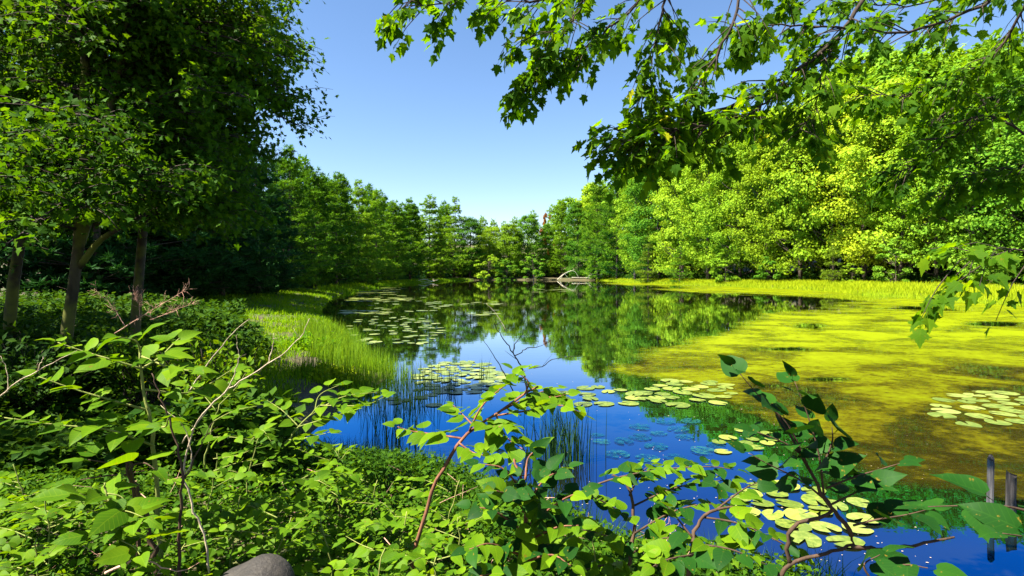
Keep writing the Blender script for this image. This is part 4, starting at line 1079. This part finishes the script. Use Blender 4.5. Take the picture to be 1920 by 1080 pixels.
twigs('dry_twigs', [[(1230, 1060, 2.9), (1240, 1010, 2.9), (1252, 960, 2.9)], [(1240, 1020, 2.9), (1225, 990, 2.9)], [(1238, 1030, 2.9), (1262, 1000, 2.9)]], 'pinkish dead twigs below the spreading knotweed', M['twig_pink'], 'twigs', .006, 8, .12, 14)
twigs('fallen_branch', [[(200, 1075, 2.5), (260, 1050, 2.5), (330, 1070, 2.4)], [(235, 1060, 2.5), (215, 1040, 2.5)]], 'pinkish dead branch lying at the bottom left', M['twig_pink'], 'branch', .007, 6, .1, 15)
# sticks washed up at the inlet
RNG = np.random.default_rng(55)
G = Geo()
for i in range(60):
    u, v = RNG.uniform(500, 640), RNG.uniform(838, 880)
    x, y = at_u(u, 6.5 - (v - 838) / 40 * .6)
    z = max(0.02, float(gz(np.array([x]), np.array([y]))[0])) + .02 + .1 * RNG.random()
    a = RNG.normal() * .35; l = RNG.uniform(.15, .5)
    d = np.array([math.cos(a), math.sin(a), RNG.normal() * .1]) * l
    G.tube([np.array([x, y, z]) - d, np.array([x, y, z + .01]), np.array([x, y, z]) + d], [.006, .008, .004], 5)
tag(obj('debris', G.mesh('debris', [M['twig_dark']], True)), 'dark sticks washed up at the edge of the blue inlet', 'sticks', kind='stuff')

G = Geo()
for i in range(170):
    x, y = RNG.uniform(-3.4, 1.2), RNG.uniform(2.2, 5.2)
    if float(poly_sd(np.array([x]), np.array([y]), POND)[0]) < .3: continue
    z = float(gz(np.array([x]), np.array([y]))[0]) + RNG.uniform(.02, .26)
    a = RNG.uniform(0, 6.28); l = RNG.uniform(.05, .22)
    d = np.array([math.cos(a), math.sin(a), RNG.normal() * .35]) * l
    c = np.array([x, y, z]); r = RNG.uniform(.0012, .0032)
    G.tube([c - d, c + RNG.normal(size=3) * .012, c + d], [r, r, r * .5], 4)
tag(obj('litter', G.mesh('litter', [M['twig_pink']], True)), 'dry pinkish twig litter among the leaves of the near bank', 'litter', kind='stuff')
G = Geo()
for i in range(420):
    v = RNG.uniform(660, 1075); u = RNG.uniform(640, 1750); d = EYE * FOC / (v - HOR); x, y = at_u(u, d)
    if float(poly_sd(np.array([x]), np.array([y]), POND)[0]) > -.05: continue
    k = 6; a = np.arange(k) * 2 * math.pi / k + RNG.random(); rr = RNG.uniform(.003, .008) * RNG.uniform(.6, 1.2, k)
    V = np.stack([x + rr * np.cos(a) * RNG.uniform(.6, 2.2), y + rr * np.sin(a), np.full(k, .005)], -1)
    G.add(np.concatenate([V, V.mean(0, keepdims=True) + [[0, 0, .002]]]), [(i, (i + 1) % k, k) for i in range(k)])
tag(obj('floating_specks', G.mesh('floating_specks', [M['twig_pale']])), 'small pale specks floating on the near blue water', 'specks', kind='stuff')

# ------------------------------------------------------------------ boulder and stakes
def boulder():
    import bmesh
    bm = bmesh.new(); bmesh.ops.create_icosphere(bm, subdivisions=4, radius=1)
    for v in bm.verts:
        p = v.co
        n = .10 * math.sin(3.1 * p.x + 1.7 * p.y) + .07 * math.sin(5.3 * p.y - 2.2 * p.z + 1) + .05 * math.sin(7 * p.z + 4 * p.x)
        q = p * (1 + n)
        q.z = math.copysign(abs(q.z) ** .8, q.z)
        v.co = Vector((q.x * .185, q.y * .19, q.z * .175))
    for f in bm.faces: f.smooth = True
    me = bpy.data.meshes.new('boulder'); bm.to_mesh(me); bm.free()
    m, nt, out = new_mat('boulder_stone'); L = nt.links.new
    tc = node(nt, 'ShaderNodeTexCoord')
    n1 = node(nt, 'ShaderNodeTexNoise'); n1.inputs['Scale'].default_value = 9; n1.inputs['Detail'].default_value = 9; n1.inputs['Roughness'].default_value = .7; L(tc.outputs['Object'], n1.inputs['Vector'])
    n2 = node(nt, 'ShaderNodeTexNoise'); n2.inputs['Scale'].default_value = 60; n2.inputs['Detail'].default_value = 4; L(tc.outputs['Object'], n2.inputs['Vector'])
    r = ramp(nt, [(.36, (.008, .006, .005)), (.56, (.026, .021, .016)), (.74, (.085, .078, .062))]); L(n1.outputs['Fac'], r.inputs['Fac'])
    bp = node(nt, 'ShaderNodeBump'); bp.inputs['Strength'].default_value = .6; bp.inputs['Distance'].default_value = .01; L(n2.outputs['Fac'], bp.inputs['Height'])
    p = node(nt, 'ShaderNodeBsdfPrincipled'); p.inputs['Roughness'].default_value = .75; L(r.outputs['Color'], p.inputs['Base Color']); L(bp.outputs[0], p.inputs['Normal']); L(p.outputs[0], out.inputs['Surface'])
    me.materials.append(m)
    c = W(470, 1138, 2.45)
    tag(obj('boulder', me, None, c), 'dark rounded boulder at the bottom edge among low leaves', 'boulder')
boulder()

def stake(u, vtop, vbot, wpx, mat, label, seed):
    d = EYE * FOC / (vbot - HOR)
    b = W(u, vbot, d); t = W(u, vtop, d)
    r = wpx / 2 / FOC * d
    h = t[2]
    rnd = random.Random(seed)
    k = 10
    rows = [-.35, .0, h * .3, h * .6, h * .82, h * .93]
    V = []; F = []
    for i, z in enumerate(rows):
        for j in range(k):
            a = j * 2 * math.pi / k
            rr = r * (1 + .12 * math.sin(a * 3 + seed) + rnd.uniform(-.07, .07)) * (1.08 - .12 * i / 5) * (.80 if j in (2, 5, 6, 9) else 1.0)
            zz = z if i < 5 else h * (.90 + .10 * max(0, math.cos(a - seed * 1.3))) + rnd.uniform(-.02, .02) * h
            V.append((rr * math.cos(a) + .02 * z, rr * math.sin(a), zz))
    for i in range(len(rows) - 1):
        for j in range(k):
            a, b2 = i * k + j, i * k + (j + 1) % k
            F += [(a, b2, b2 + k), (a, b2 + k, a + k)]
    V.append((0, 0, h * .9)); c = len(V) - 1
    F += [((len(rows) - 1) * k + j, (len(rows) - 1) * k + (j + 1) % k, c) for j in range(k)]
    tag(obj('wooden_stake', np_mesh('wooden_stake', V, F, [mat]), None, (b[0], b[1], 0)), label, 'stake', 'old stakes standing in the water')
stake(1857, 853, 955, 11, M['wood_grey'], 'taller grey weathered stake standing in the water at right', 1)
stake(1896, 884, 960, 17, M['wood_dark'], 'shorter blackened stake beside the grey one', 2)

# ------------------------------------------------------------------ lily pads
def pad_mesh(seed):
    r = random.Random(seed)
    n = 22; g = .20 + .12 * r.random()
    V = [(0, 0, .004)]; F = []
    ell = r.uniform(.82, 1.0)
    for i in range(n + 1):
        a = g + (2 * math.pi - 2 * g) * i / n
        rr = 1 + .035 * math.sin(3 * a + seed) + .02 * math.sin(7 * a + 2 * seed)
        if i in (0, n): rr *= .93
        V.append((rr * math.cos(a), rr * math.sin(a) * ell, .0)); 
    m = len(V)
    for i in range(n + 1):
        a = g + (2 * math.pi - 2 * g) * i / n
        V.append((V[1 + i][0] * .99, V[1 + i][1] * .99, -.012))
    for i in range(n):
        F += [(0, 1 + i, 2 + i), (1 + i, m + i, m + i + 1), (1 + i, m + i + 1, 2 + i)]
    return np.array(V), np.array(F)
def pad_mat(name, c1, c2, c3, spec=.5, cover=1.0):
    m, nt, out = new_mat(name); L = nt.links.new
    tc = node(nt, 'ShaderNodeTexCoord'); oi = node(nt, 'ShaderNodeObjectInfo')
    ad = node(nt, 'ShaderNodeVectorMath', operation='ADD'); L(tc.outputs['Object'], ad.inputs[0]); L(oi.outputs['Random'], ad.inputs[1])
    n1 = node(nt, 'ShaderNodeTexNoise'); n1.inputs['Scale'].default_value = 3; n1.inputs['Detail'].default_value = 5; L(ad.outputs[0], n1.inputs['Vector'])
    mu = node(nt, 'ShaderNodeMath', operation='MULTIPLY_ADD'); L(oi.outputs['Random'], mu.inputs[0]); mu.inputs[1].default_value = .45; mu.inputs[2].default_value = -.22
    a2 = node(nt, 'ShaderNodeMath', operation='ADD'); L(mu.outputs[0], a2.inputs[0]); L(n1.outputs['Fac'], a2.inputs[1])
    r0 = ramp(nt, [(.3, c1), (.5, c2), (.72, c3)]); L(a2.outputs[0], r0.inputs['Fac'])
    n4 = node(nt, 'ShaderNodeTexNoise'); n4.inputs['Scale'].default_value = 2.1; n4.inputs['Detail'].default_value = 7; n4.inputs['Roughness'].default_value = .7; L(ad.outputs[0], n4.inputs['Vector'])
    r4 = ramp(nt, [(.60, (0, 0, 0)), (.70, (.8, .8, .8))]); L(n4.outputs['Fac'], r4.inputs['Fac'])
    r = node(nt, 'ShaderNodeMixRGB'); L(r4.outputs['Color'], r.inputs['Fac']); L(r0.outputs['Color'], r.inputs['Color1']); r.inputs['Color2'].default_value = (c1[0] * .8, c1[1] * .45, c1[2] * .5, 1)
    p = node(nt, 'ShaderNodeBsdfPrincipled'); p.inputs['Roughness'].default_value = .38; p.inputs['Specular IOR Level'].default_value = spec; L(r.outputs['Color'], p.inputs['Base Color'])
    if cover < 1:
        tr = node(nt, 'ShaderNodeBsdfTransparent'); mx = node(nt, 'ShaderNodeMixShader')
        cv = ramp(nt, [(.35, (cover * .25,) * 3), (.65, (cover * 1.5,) * 3)]); L(n1.outputs['Fac'], cv.inputs['Fac'])
        L(cv.outputs['Color'], mx.inputs['Fac']); L(tr.outputs[0], mx.inputs[1]); L(p.outputs[0], mx.inputs[2]); L(mx.outputs[0], out.inputs['Surface'])
    else:
        L(p.outputs[0], out.inputs['Surface'])
    return m
M['pad'] = pad_mat('lily_pad', (.075, .115, .008), (.14, .18, .016), (.21, .245, .036))
M['pad_pale'] = pad_mat('pale_lily_pad', (.085, .125, .016), (.145, .185, .030), (.205, .240, .055), .45)
M['pad_sunk'] = pad_mat('sunken_lily_pad', (.002, .035, .070), (.004, .060, .085), (.016, .095, .080), .1, .5)
PADS = {k: [np_mesh('%s_shape_%d' % (k, i), *pad_mesh(i + 3), [M[k]]) for i in range(5)] for k in ('pad', 'pad_pale', 'pad_sunk')}

def pads(spots, mat, what, where, group, rnd, tilt=.02):
    """spots: (u, v, radius m); the extreme ones are named by their place in the cluster"""
    n = len(spots)
    us = [s[0] for s in spots]; vs = [s[1] for s in spots]; rs = [s[2] for s in spots]
    nrow = max(1, round(math.sqrt(n / 3.0)))
    order = sorted(range(n), key=lambda i: vs[i])
    rname = {1: [''], 2: ['far', 'near'], 3: ['far', 'middle', 'near'], 4: ['farthest', 'second', 'third', 'nearest'], 5: ['farthest', 'second', 'middle', 'fourth', 'nearest']}[min(nrow, 5)]
    nrow = len(rname)
    place = {}
    for q in range(nrow):
        row = sorted(order[q * n // nrow:(q + 1) * n // nrow], key=lambda i: us[i])
        for w, i in enumerate(row):
            place[i] = '%s from left, %srow of %s' % (ORD[w], rname[q] + ' ' if nrow > 1 else '', where)
    for i, (u, v, r) in enumerate(spots):
        d = EYE * FOC / (v - HOR)
        x, y = at_u(u, d)
        o = obj('lily_pad', rnd.choice(PADS[mat]), None, (x, y, .008 + .008 * rnd.random()))
        o.scale = (r, r, min(r, .3))
        o.rotation_euler = (rnd.gauss(0, tilt), rnd.gauss(0, tilt), rnd.uniform(0, 6.28))
        lb = '%s, %s' % (what, place[i])
        tag(o, lb, 'lily pad', group)

def cluster(n, u0, u1, v0, v1, r0, r1, rnd, shape=None):
    out = []; tries = 0
    pts = []
    while len(out) < n and tries < n * 60:
        tries += 1
        a = rnd.uniform(0, 6.283); q = math.sqrt(rnd.random())
        u = (u0 + u1) / 2 + (u1 - u0) / 2 * q * math.cos(a); v = (v0 + v1) / 2 + (v1 - v0) / 2 * q * math.sin(a)
        r = rnd.uniform(r0, r1); d = EYE * FOC / (v - HOR); x, y = at_u(u, d)
        if float(poly_sd(np.array([x]), np.array([y]), POND)[0]) > -.15: continue
        if any((x - px) ** 2 + (y - py) ** 2 < (.85 * (r + pr)) ** 2 for px, py, pr in pts): continue
        pts.append((x, y, r)); out.append((u, v, r))
    return out
rnd = random.Random(77)
pads(cluster(75, 780, 945, 678, 740, .14, .22, rnd), 'pad_pale', 'pale lily pad', 'the big bright patch', 'lily pads of the big bright patch', rnd)
pads(cluster(9, 730, 840, 725, 765, .10, .16, rnd), 'pad', 'green lily pad', 'those among the reed stalks', 'lily pads among the reed stalks', rnd)
pads(cluster(13, 1045, 1215, 726, 762, .13, .20, rnd), 'pad', 'yellow green lily pad', 'the loose group across blue water', 'lily pads of the loose row', rnd)
pads(cluster(26, 1195, 1380, 712, 762, .14, .22, rnd), 'pad', 'yellow green lily pad', 'the patch at the algae edge', 'lily pads of the patch at the algae edge', rnd)
pads(cluster(10, 1330, 1450, 800, 860, .09, .14, rnd), 'pad', 'small green lily pad', 'those left of the dark shoot', 'small lily pads left of the dark shoot', rnd)
pads(cluster(26, 1755, 1960, 735, 800, .15, .22, rnd), 'pad_pale', 'pale lily pad', 'the patch on the algae', 'lily pads on the algae', rnd)
pads(cluster(22, 1380, 1560, 905, 985, .10, .16, rnd), 'pad', 'overlapping lily pad', 'those behind the dark shoot', 'lily pads behind the dark shoot', rnd, .05)
pads(cluster(10, 1480, 1640, 930, 1030, .10, .15, rnd), 'pad_pale', 'large mottled lily pad', 'those under the dark shoot', 'mottled lily pads under the dark shoot', rnd, .05)
pads(cluster(70, 650, 830, 590, 650, .12, .22, rnd), 'pad_pale', 'thin pale lily pad', 'the field beyond the reeds', 'lily pads beyond the reeds', rnd)
pads(cluster(24, 690, 850, 556, 585, .2, .4, rnd), 'pad_pale', 'distant pale lily pad', 'those on the dark water', 'distant lily pads on the dark water', rnd)
pads(cluster(16, 1080, 1350, 780, 870, .10, .17, rnd), 'pad_sunk', 'teal sunken lily pad', 'those under the blue water', 'sunken teal lily pads', rnd)
# flat green weed streaks on the far dark water
def streaks():
    RNGl = np.random.default_rng(9); G = Geo()
    for (u0, u1, v, n) in [(650, 770, 561, 70), (670, 740, 549, 50), (640, 730, 585, 60), (700, 760, 541, 24), (880, 940, 588, 14), (1000, 1110, 545, 20), (860, 940, 570, 16)]:
        for _ in range(n):
            u = RNGl.uniform(u0, u1); vv = v + RNGl.normal() * 2.2; d = EYE * FOC / (vv - HOR); x, y = at_u(u, d)
            if float(poly_sd(np.array([x]), np.array([y]), POND)[0]) > -.3: continue
            r = RNGl.uniform(.08, .30) * d / 45; k = 9
            a = np.arange(k) * 2 * math.pi / k; rr = r * RNGl.uniform(.7, 1.2, k)
            V = np.stack([x + rr * np.cos(a) * 1.6, y + rr * np.sin(a), np.full(k, .010 + .004 * RNGl.random())], -1)
            G.add(np.concatenate([V, V.mean(0, keepdims=True) + [[0, 0, .004]]]), [(i, (i + 1) % k, k) for i in range(k)])
    tag(obj('floating_weed', G.mesh('floating_weed', [M['pad']])), 'thin streaks of floating green weed on the far dark water', 'weed', kind='stuff')
streaks()

# reed clumps standing in the water
def reed_clump(u, v, hpx, n, spread, mat, label, seed, wid=.012):
    global RNG
    RNG = np.random.default_rng(seed)
    d = EYE * FOC / (v - HOR); x, y = at_u(u, d)
    X = RNG.normal(size=n) * spread; Y = RNG.normal(size=n) * spread * .7
    H = hpx / FOC * d * RNG.uniform(.5, 1.08, n)
    o = blades('reed_clump', X, Y, H + .15, np.full(n, wid) * RNG.uniform(.7, 1.3, n), mat, None, None, lean=.20, z=-.15)
    o.location = (x, y, 0)
    del o['kind']
    tag(o, label, 'reeds', 'reed clumps standing in the water')
reed_clump(845, 735, 70, 34, .10, M['reed_dark'], 'sparse dark reeds among the bright lily pads', 1)
reed_clump(905, 712, 52, 14, .08, M['reed_dark'], 'few thin dark reeds at the right end of the bright lily pads', 2)
reed_clump(1048, 862, 125, 190, .17, M['reed_dark'], 'thick dark reed clump standing in the blue water at the middle', 3, .013)
reed_clump(745, 758, 85, 110, .30, M['reed'], 'green reed clump at the near tip of the left bank', 4)
reed_clump(790, 738, 75, 60, .22, M['reed'], 'green reeds at the left end of the bright lily pads', 5)
reed_clump(735, 830, 100, 60, .2, M['reed_dark'], 'dark reeds in the shaded inlet', 6)

# ------------------------------------------------------------------ the red maple overhanging from the right
def overhang():
    rnd = random.Random(5)
    bx, by = 5.6, 2.2
    g = float(gz(np.array([bx]), np.array([by]))[0])
    base = np.array([bx, by, g])
    root = empty('maple_tree', base)
    G = Geo()
    tr = curve([(0, 0, -.1), (.05, 0, 1.5), (.1, .1, 3.2), (.2, .2, 5.5), (.3, .2, 9)], 14)
    G.tube(tr, np.linspace(.22, .10, 14), 12, .04)
    obj('trunk', G.mesh('trunk', [M['bark_moss']], True), root)
    fork = base + np.array([.1, .1, 3.3])
    fork2 = base + np.array([.15, .15, 4.2])
    LIMBS = [
        ([fork, W(2300, -60, 3.4), W(1960, -70, 3.6), W(1640, -40, 3.6)], .045, .014),
        ([fork2, W(2300, -400, 3.2), W(1800, -330, 3.2), W(1400, -160, 3.2), W(1200, -60, 3.1)], .05, .020),
        ([fork, W(2500, 300, 3.2), W(2150, 300, 3.6), W(1960, 270, 4.0)], .035, .016),
        ([base + np.array([.06, .05, 2.4]), W(2900, 560, 2.4), W(2200, 470, 2.3), W(1980, 466, 2.2)], .028, .008)]
    for P, r0, r1 in LIMBS:
        G = Geo(); G.tube(curve(P, 16) - base, np.linspace(r0, r1, 16), 8, .04)
        obj('limb', G.mesh('limb', [M['bark']], True), root)
    BR = [  # path, radius, leaf size, twigs
        ([(1640, -40, 3.6), (1570, 70, 3.5), (1480, 140, 3.4), (1390, 190, 3.3), (1310, 225, 3.25), (1245, 270, 3.2)], .013, 0.070, 63),
        ([(1400, -160, 3.2), (1385, 10, 3.1), (1350, 90, 3.1), (1315, 150, 3.1), (1285, 200, 3.1), (1270, 240, 3.1)], .009, 0.070, 33),
        ([(1200, -60, 3.1), (1100, -15, 3.0), (1000, 0, 3.0), (900, -5, 3.0), (830, 5, 3.0), (745, 8, 3.0)], .009, 0.067, 45),
        ([(1240, -50, 3.1), (1180, 20, 3.1), (1110, 80, 3.1), (1050, 110, 3.1), (1015, 140, 3.1), (985, 175, 3.1)], .008, 0.067, 42),
        ([(1960, -70, 3.6), (1820, 20, 3.6), (1690, 60, 3.5), (1560, 50, 3.5), (1440, 50, 3.4), (1400, 60, 3.4)], .011, 0.076, 50),
        ([(1960, 270, 4.0), (1850, 215, 4.0), (1790, 255, 4.0), (1730, 300, 4.0), (1670, 330, 4.0)], .010, 0.076, 46),
        ([(1480, 140, 3.4), (1430, 200, 3.2), (1370, 225, 3.1), (1290, 240, 3.0), (1215, 255, 3.0), (1160, 272, 3.0)], .007, 0.069, 46),
        ([(1980, 466, 2.2), (1900, 472, 2.2), (1850, 480, 2.2), (1800, 490, 2.2)], .004, 0.067, 10),
        ([(1960, -70, 3.6), (1880, 80, 3.9), (1790, 150, 4.0), (1700, 175, 4.0), (1610, 180, 4.0)], .010, 0.076, 55),
        ([(1270, 240, 3.1), (1245, 265, 3.1), (1215, 250, 3.1), (1195, 215, 3.1)], .006, 0.072, 14),
        ([(1310, 240, 3.25), (1330, 270, 3.2), (1390, 225, 3.2)], .005, 0.072, 12),
        ([(1570, 70, 3.5), (1540, 140, 3.4), (1530, 200, 3.4), (1500, 250, 3.3)], .006, 0.076, 25),
        ([(1260, -60, 3.1), (1240, 30, 3.2), (1220, 110, 3.2), (1200, 180, 3.2)], .008, 0.072, 30),
        ([(1960, 270, 4.0), (1900, 320, 4.1), (1820, 330, 4.2), (1760, 370, 4.3)], .008, 0.076, 34),
        ([(2000, 120, 4.4), (1900, 170, 4.5), (1800, 200, 4.6), (1740, 230, 4.6)], .008, 0.079, 42),
        ([(2000, -40, 4.2), (1850, -20, 4.2), (1700, 10, 4.2), (1560, 0, 4.2), (1480, -10, 4.2)], .008, 0.079, 46),
        ([(1100, -15, 3.0), (1080, 30, 3.0), (1060, 50, 3.0), (1000, 70, 3.0)], .006, 0.072, 18),
        ([(1245, 290, 3.2), (1220, 292, 3.1), (1180, 275, 3.1)], .005, 0.072, 12)]
    leaves = []
    for P, r, ls, ntw in BR:
        Q = curve([W(*p) for p in P], 5 * len(P)) + np.random.default_rng(len(P) + ntw).normal(size=(5 * len(P), 3)) * .006
        G = Geo(); G.tube(Q - base, np.linspace(r, r * .3, len(Q)), 6, .05)
        T = np.linspace(0, 1, len(Q))
        twl = []
        for k in range(ntw):
            s = .10 + .90 * (k + rnd.random()) / ntw
            p = np.array([np.interp(s, T, Q[:, m]) for m in range(3)])
            t = nrm(np.array([np.interp(min(1, s + .04), T, Q[:, m]) for m in range(3)]) - np.array([np.interp(max(0, s - .04), T, Q[:, m]) for m in range(3)]))
            side = nrm(np.cross(t, np.array([0, 0, 1.0])))
            an = rnd.uniform(0, 6.283)
            d = nrm(t * .75 + side * math.cos(an) * .9 + np.array([0, 0, 1.0]) * math.sin(an) * .6 + np.array([0, 0, -.15]))
            L = rnd.uniform(.10, .34) * (1.15 - .4 * s) * (.75 if ls > .1085 else 1)
            tw = curve([p, p + d * L * .6, p + d * L + np.array([0, 0, -.16 * L])], 5)
            G.tube(tw - base, np.linspace(r * .32 + .001, .0012, 5), 4)
            twl.append(tw)
        br = obj('branch', G.mesh('branch', [M['twig_dark']], True), root)
        for tw in twl:
            n = rnd.randint(6, 10)
            for j in range(n):
                s = .35 + .65 * (j // 2 + 1) / (n // 2 + 1) if j < n - 1 else 1.0
                p = np.array([np.interp(s, np.linspace(0, 1, 5), tw[:, m]) for m in range(3)])
                t = nrm(tw[-1] - tw[0]); side = nrm(np.cross(t, [0, 0, 1.0])) * (1 if j % 2 else -1)
                if j == n - 1: side = side * .15
                d = nrm(side * rnd.uniform(.4, 1) + t * rnd.uniform(.2, .7) + np.array([0, 0, rnd.uniform(-.95, .05)]))
                nr = nrm(np.array([rnd.gauss(0, .45), rnd.gauss(.25, .45), 1.0]))
                sz = ls * rnd.uniform(.55, 1.12)
                leaves.append((br, p + d * .62 * sz, d, nr, sz))
    # the leaves that show largest are single objects, the rest one mass
    vis = []
    for i, (br, p, d, nr, sz) in enumerate(leaves):
        u = 960 + FOC * p[0] / p[1]; v = HOR - FOC * (p[2] - EYE) / p[1]
        inside = -30 < u < 1950 and -30 < v < 1080
        vis.append((sz / p[1] if inside else 0, i))
    vis.sort(reverse=True)
    single = set(i for _, i in vis[:300])
    G = Geo()
    for i, (br, p, d, nr, sz) in enumerate(leaves):
        if i in single:
            leaf_obj(MAPLE[i % 7], br, p - base, d, nr, sz)
    tmps = [t_maple(400 + i) for i in range(7)]
    for k in range(7):
        R = [l for i, l in enumerate(leaves) if i not in single and i % 7 == k]
        if R:
            G.scatter(np.array([l[1] - base for l in R]), np.array([l[2] for l in R]), np.array([l[3] for l in R]), np.array([l[4] for l in R]), *tmps[k])
    m = leaf_mat('maple_leaf_mass', (.022, .070, .004), (.052, .122, .004), (.110, .190, .005), trans=.54, tcol=(3.0, 2.4, .15), rough=.62, spec=.05)
    tag(obj('leaves', G.mesh('leaves', [m]), root), kind='stuff')
    tag(root, 'red maple whose leafy branches hang into the picture from the upper right', 'tree')
    print('overhang leaves', len(leaves))
overhang()
tot = sum(len(m.polygons) for m in bpy.data.meshes)
print('polys', tot, 'objects', len(bpy.data.objects))
